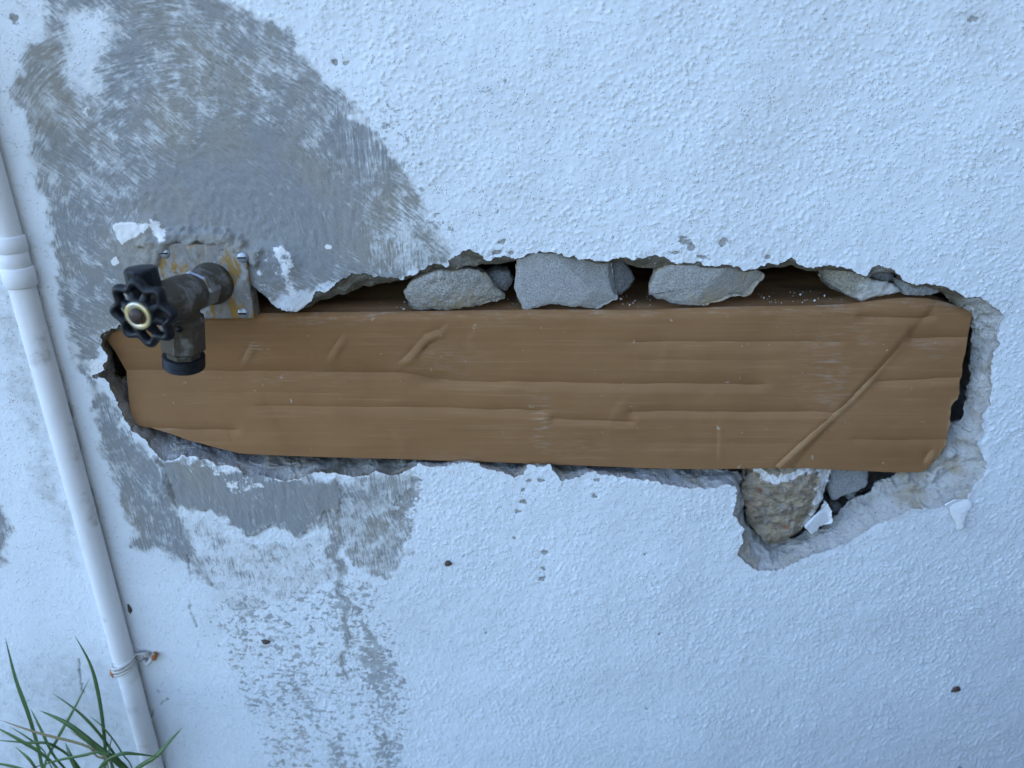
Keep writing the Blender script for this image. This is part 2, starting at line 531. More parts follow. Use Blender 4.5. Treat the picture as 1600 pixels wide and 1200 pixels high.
# ------------------------------------------------------------------ the broken opening: outer edge (paint) and inner edge (cavity), traced pair by pair
# outer u, v, inner u, v, inner depth in mm, paleness of the mortar
RIM = [
    (167, 517, 175, 522, 20, 0.3), (205, 503, 208, 507, 25, 0.3), (260, 485, 262, 488, 25, 0.3), (330, 468, 332, 472, 25, 0.3),
    (397, 447, 398, 450, 22, 0.3), (412, 455, 412, 457, 14, 0.5), (428, 477, 429, 478, 10, 0.5), (446, 484, 446, 486, 8, 0.5), (460, 487, 461, 488, 6, 0.4),
    (480, 475, 478, 481, 10, 0.1), (492, 457, 494, 475, 15, 0.1), (510, 454, 512, 469, 15, 0.1), (520, 445, 524, 465, 15, 0.1), (545, 430, 545, 457, 16, 0.05),
    (565, 426, 568, 450, 16, 0.05), (585, 431, 590, 445, 15, 0.1), (607, 432, 610, 441, 13, 0.1), (627, 437, 627, 440, 12, 0.2),
    (637, 429, 640, 437, 12, 0.3), (649, 432, 651, 434, 12, 0.3), (665, 415, 668, 427, 12, 0.2), (680, 411, 684, 420, 12, 0.2), (697, 417, 700, 422, 12, 0.3),
    (702, 405, 708, 425, 10, 0.5), (716, 397, 720, 420, 10, 0.5), (735, 391, 737, 420, 12, 0.4), (750, 398, 750, 418, 12, 0.3), (757, 409, 760, 416, 12, 0.2),
    (772, 405, 773, 414, 12, 0.1), (787, 399, 788, 412, 12, 0.1), (802, 406, 803, 410, 12, 0.2), (820, 400, 820, 405, 14, 0.2), (837, 394, 837, 400, 14, 0.2),
    (862, 394, 862, 400, 14, 0.2), (890, 402, 890, 406, 14, 0.2), (915, 407, 915, 411, 14, 0.2), (950, 407, 950, 411, 14, 0.2), (957, 405, 958, 409, 14, 0.2),
    (972, 404, 972, 408, 14, 0.1), (981, 405, 984, 415, 12, 0), (1002, 405, 1005, 420, 12, 0), (1020, 400, 1022, 420, 12, 0.05), (1037, 402, 1040, 418, 12, 0.1),
    (1052, 409, 1053, 417, 12, 0.1), (1067, 412, 1067, 418, 12, 0.2), (1077, 410, 1077, 416, 12, 0.1), (1092, 410, 1092, 415, 12, 0.1), (1100, 415, 1100, 419, 12, 0.1),
    (1120, 417, 1120, 421, 12, 0.1), (1140, 411, 1140, 417, 12, 0.1), (1162, 424, 1162, 427, 12, 0.2), (1181, 420, 1182, 423, 12, 0.1), (1200, 413, 1202, 418, 12, 0.1),
    (1225, 412, 1226, 419, 12, 0.1), (1236, 404, 1237, 417, 12, 0.1), (1247, 410, 1250, 420, 12, 0.1), (1262, 420, 1264, 423, 12, 0.1), (1284, 415, 1284, 421, 12, 0.1),
    (1303, 413, 1304, 421, 12, 0.1), (1325, 418, 1326, 425, 12, 0.1), (1341, 427, 1342, 432, 12, 0.2), (1354, 431, 1356, 434, 12, 0.2), (1359, 420, 1361, 428, 12, 0.4),
    (1372, 412, 1374, 425, 12, 0.4), (1400, 423, 1400, 429, 14, 0.4), (1404, 434, 1404, 438, 14, 0.3), (1428, 445, 1428, 450, 14, 0.2), (1447, 441, 1447, 449, 15, 0.2),
    (1472, 449, 1473, 458, 16, 0.2), (1494, 452, 1484, 470, 20, 0.1), (1509, 465, 1499, 484, 20, 0.45), (1531, 465, 1513, 497, 20, 0.85), (1556, 480, 1513, 512, 20, 0.95),
    (1569, 496, 1514, 520, 20, 0.95), (1562, 515, 1517, 528, 20, 1), (1559, 527, 1520, 540, 20, 1), (1566, 537, 1521, 552, 20, 0.95), (1553, 555, 1520, 565, 20, 0.85),
    (1550, 577, 1520, 584, 20, 0.85), (1550, 605, 1512, 608, 20, 0.75), (1547, 634, 1510, 632, 20, 0.85), (1534, 652, 1501, 652, 20, 0.75), (1537, 677, 1489, 668, 20, 0.85),
    (1528, 693, 1479, 685, 20, 0.85), (1541, 725, 1466, 700, 20, 0.95), (1534, 747, 1456, 707, 20, 1), (1519, 759, 1442, 713, 20, 1), (1509, 778, 1428, 722, 20, 1),
    (1481, 791, 1405, 735, 20, 1), (1453, 794, 1385, 745, 26, 1), (1428, 794, 1372, 753, 26, 1), (1397, 809, 1352, 773, 26, 0.95), (1369, 822, 1327, 790, 26, 0.85),
    (1328, 847, 1308, 808, 26, 0.85), (1300, 859, 1286, 822, 26, 0.85), (1269, 866, 1258, 833, 26, 0.95), (1241, 881, 1236, 844, 26, 0.95), (1216, 891, 1219, 851, 26, 0.95),
    (1184, 894, 1202, 849, 26, 0.95), (1162, 878, 1189, 843, 26, 0.95), (1152, 866, 1178, 833, 26, 0.85), (1159, 850, 1172, 826, 26, 0.65), (1162, 828, 1168, 815, 24, 0.65),
    (1147, 806, 1163, 798, 24, 0.6), (1150, 781, 1160, 780, 26, 0.6), (1150, 762, 1161, 755, 28, 0.7), (1134, 758, 1157, 736, 30, 1), (1119, 762, 1135, 733, 30, 1),
    (1100, 764, 1106, 732, 30, 0.9), (1069, 762, 1070, 731, 30, 0.9), (1028, 753, 1028, 729, 30, 0.8), (975, 747, 975, 727, 30, 0.8), (944, 744, 944, 726, 30, 0.8),
    (925, 737, 925, 725, 30, 0.8), (894, 750, 895, 724, 30, 0.5), (878, 752, 878, 723, 30, 0.5), (866, 741, 866, 722, 30, 0.6), (859, 728, 858, 721, 28, 0.7),
    (841, 731, 841, 720, 28, 0.8), (825, 728, 825, 719, 28, 0.8), (819, 744, 819, 720, 30, 0.5), (803, 748, 803, 720, 30, 0.5), (784, 737, 785, 719, 30, 0.6),
    (766, 736, 766, 718, 30, 0.7), (747, 727, 747, 717, 30, 0.7), (731, 723, 731, 716, 30, 0.7), (694, 728, 694, 715, 30, 0.6), (672, 731, 672, 714, 30, 0.6),
    (653, 725, 653, 714, 30, 0.6), (641, 734, 641, 714, 30, 0.4), (616, 744, 618, 715, 32, 0.4), (600, 741, 602, 714, 32, 0.4), (589, 737, 590, 713, 32, 0.5),
    (554, 747, 556, 712, 34, 0.4), (520, 741, 522, 711, 34, 0.4), (495, 739, 497, 711, 34, 0.4), (464, 747, 466, 710, 34, 0.5), (439, 750, 441, 709, 34, 0.6),
    (407, 742, 410, 708, 34, 0.7), (386, 742, 390, 706, 34, 0.7), (370, 731, 378, 702, 34, 0.7), (339, 725, 350, 695, 34, 0.7), (317, 716, 330, 690, 34, 0.7),
    (289, 712, 305, 685, 34, 0.7), (261, 719, 285, 680, 34, 0.7), (245, 712, 270, 677, 34, 0.7), (226, 687, 255, 668, 34, 0.6), (207, 675, 240, 655, 34, 0.6),
    (192, 653, 225, 640, 34, 0.6), (179, 625, 212, 618, 34, 0.6), (170, 603, 205, 605, 34, 0.6), (160, 591, 188, 592, 30, 0.7), (141, 590, 178, 584, 28, 0.8),
    (157, 581, 175, 575, 26, 0.8), (167, 562, 174, 560, 24, 0.4), (161, 547, 170, 548, 22, 0.4), (156, 525, 168, 530, 20, 0.4),
]
R = np.array(RIM, float)
ko = W(R[:, 0], R[:, 1], 0.0)[:, [0, 2]]
ki = W(R[:, 2], R[:, 3], R[:, 4] / 1000)[:, [0, 2]]
seg = np.linalg.norm(np.roll(ko, -1, 0) - ko, axis=1)
cum = np.concatenate([[0], np.cumsum(seg)])
NO = int(cum[-1] / 0.00065)
sp = np.linspace(0, cum[-1], NO, endpoint=False)


def loop_interp(vals):
    return np.interp(sp, cum, np.append(vals, vals[0]))


def loop_smooth(a, k):
    return sum(np.roll(a, i) for i in range(-k, k + 1)) / (2 * k + 1)


co = np.stack([loop_smooth(loop_interp(ko[:, 0]), 2), loop_smooth(loop_interp(ko[:, 1]), 2)], 1)
ci = np.stack([loop_smooth(loop_interp(ki[:, 0]), 5), loop_smooth(loop_interp(ki[:, 1]), 5)], 1)
cd = loop_smooth(loop_interp(R[:, 4] / 1000), 7)
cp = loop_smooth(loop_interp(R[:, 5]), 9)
tan_ = np.roll(co, -2, 0) - np.roll(co, 2, 0)
tan_ /= np.linalg.norm(tan_, axis=1)[:, None] + 1e-9
nor = np.stack([tan_[:, 1], -tan_[:, 0]], 1)
jit = (fbm2(co[:, 0] * 220, co[:, 1] * 220, 3, 4) - 0.5) * 0.0050 + (fbm2(co[:, 0] * 900, co[:, 1] * 900, 8, 2) - 0.5) * 0.0014
co = co + nor * jit[:, None]

# ------------------------------------------------------------------ house wall: painted sheet
wall = thing('house_wall', (0, 0, 0), 'rough white painted stucco wall smeared with grey cement around a long jagged hole', 'wall')
X0, X1, Z0, Z1 = -0.66, 0.66, -0.02, 0.92
NX = int((X1 - X0) / 0.00112)
xs = np.linspace(X0, X1, NX)
zs = [Z0]
while zs[-1] < Z1:
    zs.append(zs[-1] + 0.00088 + 0.0008 * np.clip((0.8 - zs[-1]) / 0.8, 0, 1))
zs = np.array(zs) * (Z1 - Z0) / (zs[-1] - Z0) + (Z0 - Z0 * (Z1 - Z0) / (zs[-1] - Z0))
NZ = len(zs)
PX, PZ = np.meshgrid(xs, zs)
px = PX.ravel(); pz = PZ.ravel()

# inside test of the jagged contour, row by row
inside = np.zeros((NZ, NX), bool)
x0c, z0c = co[:, 0], co[:, 1]
x1c, z1c = np.roll(x0c, -1), np.roll(z0c, -1)
for j in range(NZ):
    z = zs[j]
    m = (z0c > z) != (z1c > z)
    if m.any():
        xc = np.sort(x0c[m] + (z - z0c[m]) * (x1c[m] - x0c[m]) / (z1c[m] - z0c[m]))
        inside[j] = (np.searchsorted(xc, xs) % 2) == 1
# nearest contour point for grid vertices close to the edge
hx = xs[1] - xs[0]
best = np.full(NZ * NX, 1.0); bidx = np.full(NZ * NX, -1)
cxi = np.clip(np.searchsorted(xs, co[:, 0]), 4, NX - 5); czi = np.clip(np.searchsorted(zs, co[:, 1]), 4, NZ - 5)
for dj in range(-2, 3):
    for di in range(-2, 3):
        id_ = (czi + dj) * NX + cxi + di
        dd = np.hypot(px[id_] - co[:, 0], pz[id_] - co[:, 1])
        o_ = np.argsort(-dd)
        better = dd[o_] < best[id_[o_]]
        for k in o_[better]:
            q = id_[k]
            if dd[k] < best[q]:
                best[q] = dd[k]; bidx[q] = k
snap = best < 0.62 * hx * 1.25
insf = inside.ravel()

# paint and cement layers, in wall coordinates ---------------------------------
cov = np.zeros(px.size)
wob = (fbm2(px * 45, pz * 45, 21, 4) - 0.5)
wx = px + wob * 0.022 + (fbm2(px * 190, pz * 190, 25, 3) - 0.5) * 0.008; wz = pz + (fbm2(px * 45, pz * 45, 22, 4) - 0.5) * 0.022 + (fbm2(px * 190, pz * 190, 26, 3) - 0.5) * 0.010     # ragged outlines


def add(pts, val, soft):
    global cov
    r = region(wx, wz, pts, soft) * val
    cov = np.maximum(cov, r)


def sub(pts, val, soft):
    global cov
    cov = cov * (1 - region(wx, wz, pts, soft) * val)


add([(70, -60), (330, -60), (350, 0), (400, 20), (450, 48), (482, 80), (505, 112), (530, 145), (565, 182), (595, 217), (620, 250), (645, 288), (668, 322), (688, 352), (705, 390),
     (690, 415), (640, 435), (560, 440), (400, 470), (200, 510), (165, 520), (165, 560), (140, 590), (190, 650), (245, 720), (280, 800), (320, 880), (350, 930), (320, 905), (260, 865), (212, 862),
     (185, 770), (158, 690), (140, 620), (118, 540), (95, 450), (82, 380), (65, 300), (40, 225), (24, 160), (28, 105), (60, 60)], 0.72, 0.007)
add([(190, 335), (195, 285), (240, 235), (290, 190), (350, 165), (420, 170), (480, 200), (540, 250), (580, 310), (610, 350), (590, 395), (540, 428), (400, 460), (250, 480), (180, 470),
     (140, 420), (122, 378)], 1.02, 0.030)
add([(420, 60), (478, 96), (536, 162), (598, 235), (640, 300), (620, 300), (560, 225), (500, 150), (440, 100)], 0.86, 0.010)
sub([(92, 20), (160, 10), (185, 40), (160, 110), (120, 150), (95, 110)], 0.75, 0.012)
sub([(600, 330), (680, 330), (700, 400), (640, 425), (590, 395)], 0.30, 0.012)
add([(150, 600), (178, 640), (225, 700), (262, 760), (282, 800), (255, 800), (215, 720), (175, 660)], 0.85, 0.010)
add([(243, 712), (320, 716), (390, 745), (530, 742), (536, 795), (505, 815), (470, 838), (430, 815), (392, 834), (330, 802), (284, 792), (252, 762)], 0.92, 0.009)
add([(536, 742), (600, 744), (645, 732), (645, 795), (632, 890), (612, 905), (560, 880), (520, 830), (505, 800), (530, 780)], 0.58, 0.006)
add([(260, 800), (330, 810), (400, 840), (470, 850), (520, 820), (545, 880), (500, 930), (430, 945), (380, 965), (330, 930), (290, 860)], 0.36, 0.010)
add([(508, 790), (530, 790), (536, 860), (546, 930), (545, 1010), (552, 1062), (540, 1066), (534, 1010), (528, 930), (515, 860)], 0.66, 0.004)
add([(-30, 780), (10, 790), (22, 835), (12, 880), (-30, 900)], 0.80, 0.010)
cov = cov * (0.78 + 0.42 * fbm2(px * 38, pz * 38, 141, 4)) + (cov > 0.2) * (fbm2(px * 130, pz * 130, 143, 3) - 0.5) * 0.35
covf = np.zeros(px.size)


def addf(pts, val, soft):
    global covf
    covf = np.maximum(covf, region(wx, wz, pts, soft) * val)


addf([(320, 930), (440, 900), (520, 880), (600, 900), (628, 960), (640, 1060), (652, 1260), (430, 1260), (390, 1120), (335, 1030)], 0.37, 0.024)
addf([(400, 950), (470, 960), (500, 1060), (560, 1180), (560, 1260), (470, 1260), (450, 1120), (400, 1040)], 0.45, 0.018)
addf([(500, 900), (550, 930), (610, 1000), (640, 1080), (645, 1260), (590, 1260), (580, 1100), (530, 1040)], 0.48, 0.014)
addf([(560, 130), (640, 150), (690, 260), (720, 350), (700, 400), (640, 300)], 0.34, 0.012)
addf([(740, 90), (800, 90), (800, 380), (750, 390), (720, 330)], 0.21, 0.010)
addf([(640, 720), (672, 735), (655, 800), (640, 860), (632, 900), (625, 800)], 0.40, 0.008)
covf = covf * (0.50 + 0.95 * fbm2(px * 55, pz * 14, 151, 4)) + (covf > 0.05) * (fbm2(px * 95, pz * 70, 153, 2) - 0.5) * 0.16

# stroke coordinates: the upper smear was brushed in arcs round a point, the lower one up and down
cfx, cfz = WX([(335, 400)])[0]
rr = np.hypot(px - cfx, (pz - cfz)); an = np.arctan2(pz - cfz, px - cfx)
warp = (fbm2(px * 14, pz * 14, 41, 3) - 0.5)
su = an * 13.0 + warp * 1.2; sv = rr * 520 + warp * 6
low = pz < WX([(300, 560)])[0, 1]
rightv = px + (fbm2(px * 18, pz * 18, 43, 3) - 0.5) * 0.16 > WX([(545, 300)])[0, 0]
su = np.where(low | rightv, pz * 70 + 40, su); sv = np.where(low | rightv, px * 560 + warp * 5 + pz * 20, sv)
stroke2 = np.stack([(0.80 * px - 0.6 * pz) * 95, (0.6 * px + 0.8 * pz) * 540 + warp * 6, np.full(px.size, 3.0)], 1)
stroke2 = np.where(low[:, None], np.stack([(0.30 * px - 0.95 * pz) * 80, (0.95 * px + 0.3 * pz) * 540 + warp * 6, np.full(px.size, 3.0)], 1), stroke2)
stroke = np.stack([su, sv, np.zeros(px.size)], 1)

# damage: little chips through the paint
chip = np.zeros(px.size)
for u, v, a, b, rot in [(816, 786, 7, 3, 0), (845, 752, 7, 3, .2), (828, 752, 6, 3, 0), (818, 767, 4, 3, 0), (818, 785, 6, 4, .3), (809, 800, 6, 4, 0), (851, 865, 7, 4, 0), (849, 889, 6, 3, 0), (847, 905, 8, 4, -.2),
                        (929, 776, 5, 4, .5), (933, 751, 8, 3, 0), (651, 752, 8, 4, 0), (640, 770, 6, 6, 0), (630, 780, 7, 5, 0), (620, 788, 8, 5, 0), (622, 806, 11, 8, 0), (628, 797, 8, 5, 0),
                        (1072, 379, 13, 7, .5), (1080, 386, 8, 6, 0), (1066, 372, 8, 3, 0), (1129, 379, 7, 9, .2), (1098, 402, 12, 4, .3), (1055, 395, 7, 3, 0), (1200, 402, 6, 4, 0), (778, 330, 2, 6, 0),
                        (785, 378, 9, 4, -.4), (775, 395, 12, 4, -.3), (800, 396, 6, 3, 0), (790, 126, 3, 4, 0), (22, 28, 7, 10, 0), (1500, 1200, 4, 3, 0), (540, 98, 5, 4, 0), (523, 97, 7, 6, 0),
                        (30, 463, 8, 20, 0), (38, 512, 8, 12, 0), (1008, 866, 3, 2, 0), (725, 870, 3, 2, 0), (760, 990, 3, 2, 0), (1380, 790, 3, 2, 0), (803, 842, 3, 3, 0), (1030, 990, 3, 2, 0),
                        (1010, 1108, 4, 2, .6), (1290, 30, 3, 2, 0), (975, 228, 3, 2, 0), (1520, 30, 8, 6, 0)]:
    c = W(u, v)[[0, 2]]
    e = W(u + a, v)[[0, 2]] - c; f = W(u, v - b)[[0, 2]] - c
    ra, rb = abs(e[0]), abs(f[1])
    m = (np.abs(px - c[0]) < 0.03) & (np.abs(pz - c[1]) < 0.03)
    dx = px[m] - c[0]; dz = pz[m] - c[1]
    dx, dz = dx * math.cos(rot) - dz * math.sin(rot), dx * math.sin(rot) + dz * math.cos(rot)
    chip[m] = np.maximum(chip[m], np.clip(1.12 - 0.75 * np.sqrt((dx / ra) ** 2 + (dz / rb) ** 2), 0, 1))
# paint torn to bright white plaster
wht = np.zeros(px.size)
for pts, s in [([(176, 350), (205, 345), (238, 348), (230, 362), (208, 372), (192, 386), (186, 372)], .003), ([(236, 340), (258, 356), (268, 376), (256, 378), (240, 362)], .004),
               ([(172, 408), (182, 400), (188, 412), (178, 418)], .002), ([(140, 560), (165, 565), (160, 590), (140, 590)], .003)]:
    wht = np.maximum(wht, region(px, pz, pts, s))
wht = np.maximum(wht, 0.62 * region(px, pz, [(425, 385), (446, 383), (462, 398), (460, 436), (480, 474), (462, 486), (446, 446), (436, 410)], 0.005))
wht = np.maximum(wht, 0.42 * region(px, pz, [(398, 392), (430, 388), (450, 470), (430, 476), (402, 450)], 0.006))
wht = np.maximum(wht, 0.50 * region(px, pz, [(300, 700), (390, 735), (420, 760), (380, 780), (330, 745)], 0.008))
wht = np.maximum(wht, 0.40 * region(px, pz, [(130, 60), (150, 170), (180, 260), (200, 300), (160, 270), (120, 170)], 0.008))
wht = np.maximum(wht, 0.85 * near_line(px, pz, [(462, 484), (478, 474), (492, 457), (512, 453)], 0.0018))
ed = np.full(px.size, 1.0); ed[bidx >= 0] = best[bidx >= 0]
wht = np.maximum(wht, 0.7 * np.exp(-(ed / 0.0022) ** 2) * (pz < 0.47) * sstep(0.35, 0.55, vn2(px * 60, pz * 60, 4)))
for u, v, a in [(513, 385, 4), (440, 640, 0)]:
    c = W(u, v)[[0, 2]]
    if a:
        wht = np.maximum(wht, 1.2 * np.exp(-((px - c[0]) / 0.0035) ** 2 - ((pz - c[1]) / 0.002) ** 2))
# stains
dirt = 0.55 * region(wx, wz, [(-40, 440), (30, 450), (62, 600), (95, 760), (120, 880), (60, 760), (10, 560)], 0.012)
dirt = np.maximum(dirt, 0.35 * region(wx, wz, [(20, 1040), (160, 1010), (240, 1240), (-40, 1260)], 0.03))
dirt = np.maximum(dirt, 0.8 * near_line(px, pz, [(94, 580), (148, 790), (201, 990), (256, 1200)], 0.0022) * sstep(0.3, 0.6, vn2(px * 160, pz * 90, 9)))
dirt = np.maximum(dirt, 0.35 * region(wx, wz, [(1490, 20), (1540, 10), (1560, 60), (1510, 70)], 0.02))
dirt = np.maximum(dirt, 0.45 * region(wx, wz, [(40, 20), (110, 30), (130, 200), (90, 330), (40, 220)], 0.02))
crack = np.zeros(px.size)
for pts, w in [([(293, 868), (297, 905), (298, 950), (306, 975), (310, 1010)], .0010), ([(232, 1130), (240, 1108), (262, 1092), (246, 1080)], .0009), ([(122, 1030), (128, 1075), (133, 1088)], .0011),
               ([(275, 790), (262, 740), (246, 712)], .0014), ([(245, 720), (262, 760), (278, 800)], .0012), ([(312, 383), (350, 384), (366, 398), (390, 400)], .0014), ([(527, 752), (534, 768), (530, 790)], .0008)]:
    wv = near_line(px + (vn2(px * 300, pz * 300, 2) - .5) * .003, pz + (vn2(px * 300, pz * 300, 6) - .5) * .003, pts, w)
    crack = np.maximum(crack, wv * sstep(0.2, 0.5, vn2(px * 120, pz * 120, 13)))

# relief (metres, outwards)
edge_fade = sstep(0, 0.03, np.minimum.reduce([px - X0, X1 - px, pz - Z0, Z1 - pz]))
covs = np.clip(cov, 0, 1)
hgt = (fbm2(px * 7, pz * 7, 51, 3) - 0.5) * 0.005
smoothz = np.clip(1 - 0.75 * covs, 0, 1) * (0.45 + 0.55 * sstep(-0.36, -0.20, px))
# rounded grains thrown into the paint
grain = np.zeros(px.size)
for cell, prob, amp, seed in [(0.0033, 0.50, 0.00105, 61), (0.0058, 0.28, 0.00125, 71)]:
    gxi = np.floor(px / cell); gzi = np.floor(pz / cell); zz = np.zeros_like(gxi)
    for dx in (-1, 0, 1):
        for dz in (-1, 0, 1):
            ix, iz = gxi + dx, gzi + dz
            cx = (ix + _h(ix, iz, zz, seed)) * cell; cz = (iz + _h(ix, iz, zz, seed + 1)) * cell
            r = np.minimum(cell * (0.28 + 0.2 * _h(ix, iz, zz, seed + 2)), 0.0014)
            k = _h(ix, iz, zz, seed + 3)
            q = 1 - ((px - cx) ** 2 + (pz - cz) ** 2) / (r * r)
            grain = np.maximum(grain, np.where((k < prob) & (q > 0), amp * (0.4 + 0.6 * k / prob) * np.sqrt(np.maximum(q, 0)), 0))
patchy = 0.60 + 0.40 * sstep(0.35, 0.6, fbm2(px * 22, pz * 22, 91, 3))
hgt += smoothz * (grain * patchy + (fbm2(px * 120, pz * 120, 81, 4) - 0.5) * 0.00090)
hgt += covs * (vn2(su * 1.0, sv * 0.5, 33) - 0.5) * 0.0008
hgt += 0.0022 * region(wx, wz, [(243, 712), (320, 716), (390, 745), (530, 742), (536, 795), (505, 815), (470, 838), (430, 815), (392, 834), (330, 802), (284, 792), (252, 762)], 0.0022)
hgt += 0.0040 * region(px, pz, [(398, 384), (440, 382), (462, 398), (462, 440), (478, 470), (464, 488), (440, 486), (398, 450)], 0.006) * (0.6 + 0.6 * vn2(px * 90, pz * 90, 12))
hgt += 0.0035 * region(px, pz, [(172, 345), (240, 340), (270, 378), (250, 420), (200, 420)], 0.004) * (0.5 + fbm2(px * 70, pz * 70, 19, 3))
hgt += 0.0058 * region(wx, wz, [(225, 400), (240, 366), (300, 362), (372, 370), (408, 394), (404, 412), (378, 398), (340, 389), (280, 390), (262, 402), (250, 440), (232, 440)], 0.0035) * (0.55 + 0.9 * fbm2(px * 120, pz * 120, 29, 4))
hgt -= 0.0007 * np.clip(chip, 0, 1) + 0.0006 * crack
hgt += (fbm2(px * 60, pz * 60, 77, 3) - 0.5) * 0.0016 * np.exp(-(ed / 0.006) ** 2)
hgt *= edge_fade
V = np.stack([px, -hgt, pz], 1)
sidx = np.where(snap)[0]
V[sidx, 0] = co[bidx[sidx], 0]; V[sidx, 2] = co[bidx[sidx], 1]
F = grid_faces(NZ, NX)
bad = insf & ~snap
cx = V[F, 0].mean(1); cz = V[F, 2].mean(1)
# a face whose corners are all on the edge is kept only if its centre lies outside
allsn = snap[F].all(1)
cin = insf[F].sum(1) >= 2
F = F[~bad[F].any(1) & ~(allsn & cin)]
used = np.zeros(len(V), bool); used[F.ravel()] = True
remap = np.cumsum(used) - 1
# contour heights for the loft to meet the sheet
ch_id = np.clip(np.searchsorted(zs, co[:, 1]), 1, NZ - 2) * NX + np.clip(np.searchsorted(xs, co[:, 0]), 1, NX - 2)
edge_y = -hgt[ch_id]
A = {'cov': cov, 'covf': covf, 'chip': chip, 'dirt': dirt, 'crack': crack, 'white': wht}
A = {k: v[used] for k, v in A.items()}; A['stroke'] = stroke[used]; A['stroke2'] = stroke2[used]
obj('painted_stucco', V[used], remap[F][:, ::-1] if False else remap[F], M_stucco, wall, True, A)

# the rest of the wall round the measured area: plain stucco, top, ends and back
def boxes(parts):
    V = []; F = []
    for (x0, x1, y0, y1, z0, z1) in parts:
        k = len(V)
        V += [(x0, y0, z0), (x1, y0, z0), (x1, y1, z0), (x0, y1, z0), (x0, y0, z1), (x1, y0, z1), (x1, y1, z1), (x0, y1, z1)]
        F += [tuple(k + i for i in q) for q in ((0, 1, 5, 4), (1, 2, 6, 5), (2, 3, 7, 6), (3, 0, 4, 7), (4, 5, 6, 7), (3, 2, 1, 0))]
    return V, F


bv, bf = boxes([(-6, X0, 0, 0.4, -0.3, 5.4), (X1, 5, 0, 0.4, -0.3, 5.4), (X0, X1, 0, 0.4, Z1, 5.4), (X0, X1, 0, 0.4, -0.3, Z0), (X0, X1, 0.240, 0.4, Z0, Z1)])
obj('wall_body', bv, bf, M_stucco, wall, False)

# unseen slab added beyond the right of the frame to block sky light
M_blocker = mat_simple('light_blocker_grey', (0.22, 0.215, 0.20), 0.95, vary=0.25, scale=9, bump=0.6, col2=(0.15, 0.145, 0.13), thresh=(0.45, 0.7))
rv_, rf_ = boxes([(0.80, 1.1, -4.5, -0.0, -0.3, 5.4)])
obj('side_light_blocker', rv_, rf_, M_blocker, wall, False)

# broken masonry edge: lofted from the paint edge into the cavity
NR = 40
cos_ = np.stack([loop_smooth(co[:, 0], 14), loop_smooth(co[:, 1], 14)], 1)
rings = []
outn = -np.stack([loop_smooth(nor[:, 0], 30), loop_smooth(nor[:, 1], 30)], 1)
outn /= np.linalg.norm(outn, axis=1)[:, None] + 1e-6
tt = np.concatenate([np.linspace(0, 1, NR), [1.02, 1.05, 1.10, 1.18, 1.28, 1.4]])
for t in tt:
    if t <= 1:
        # a small fracture step at the paint edge, then a hollowed slope
        prof = 0.10 * sstep(0, 0.06, t) + 0.90 * (0.55 * t + 0.45 * t * t) if t > 0 else 0.0
        js = math.exp(-(t / 0.10) ** 2)
        xz = (co * js + cos_ * (1 - js)) * (1 - t) + ci * t
        y = edge_y * (1 - t) ** 2 + cd * prof
    else:
        k = (t - 1) / 0.4
        pass
        xz = ci + outn * 0.050 * min(1, k * 9)
        y = cd + (0.236 - cd) * k
    rings.append(np.stack([xz[:, 0], y, xz[:, 1]], 1))
RV = np.concatenate(rings)
wamp = np.repeat(np.where(tt <= 1, np.sin(np.clip(tt, 0, 1) * math.pi * 0.55) ** 0.8, 1.0), NO)
wamp[:NO] = 0
bandw = np.tile(np.linalg.norm(np.stack([co[:, 0] - ci[:, 0], cd, co[:, 1] - ci[:, 1]], 1), axis=1), len(tt))
amp = np.clip(bandw * 0.22, 0.0015, 0.0065)
for ax, sd in ((0, 101), (1, 111), (2, 121)):
    RV[:, ax] += wamp * amp * (fbm3(RV * 85, sd, 4, 0.55) * (2.8 if ax == 1 else 1.6))
lump = np.abs(fbm3(RV * 42, 131, 3)) * 2
RV[:, 1] += wamp * amp * (0.9 - 2.2 * lump)
obj('broken_edge', RV, grid_faces(len(tt), NO, True), M_mason, wall, True, {'pale': np.tile(cp, len(tt))})
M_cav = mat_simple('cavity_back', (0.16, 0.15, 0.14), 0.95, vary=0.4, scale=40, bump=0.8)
obj('cavity_back', [(-0.6, 0.226, 0.2), (0.6, 0.226, 0.2), (0.6, 0.226, 0.8), (-0.6, 0.226, 0.8)], [(0, 1, 2, 3)], M_cav, wall, False)


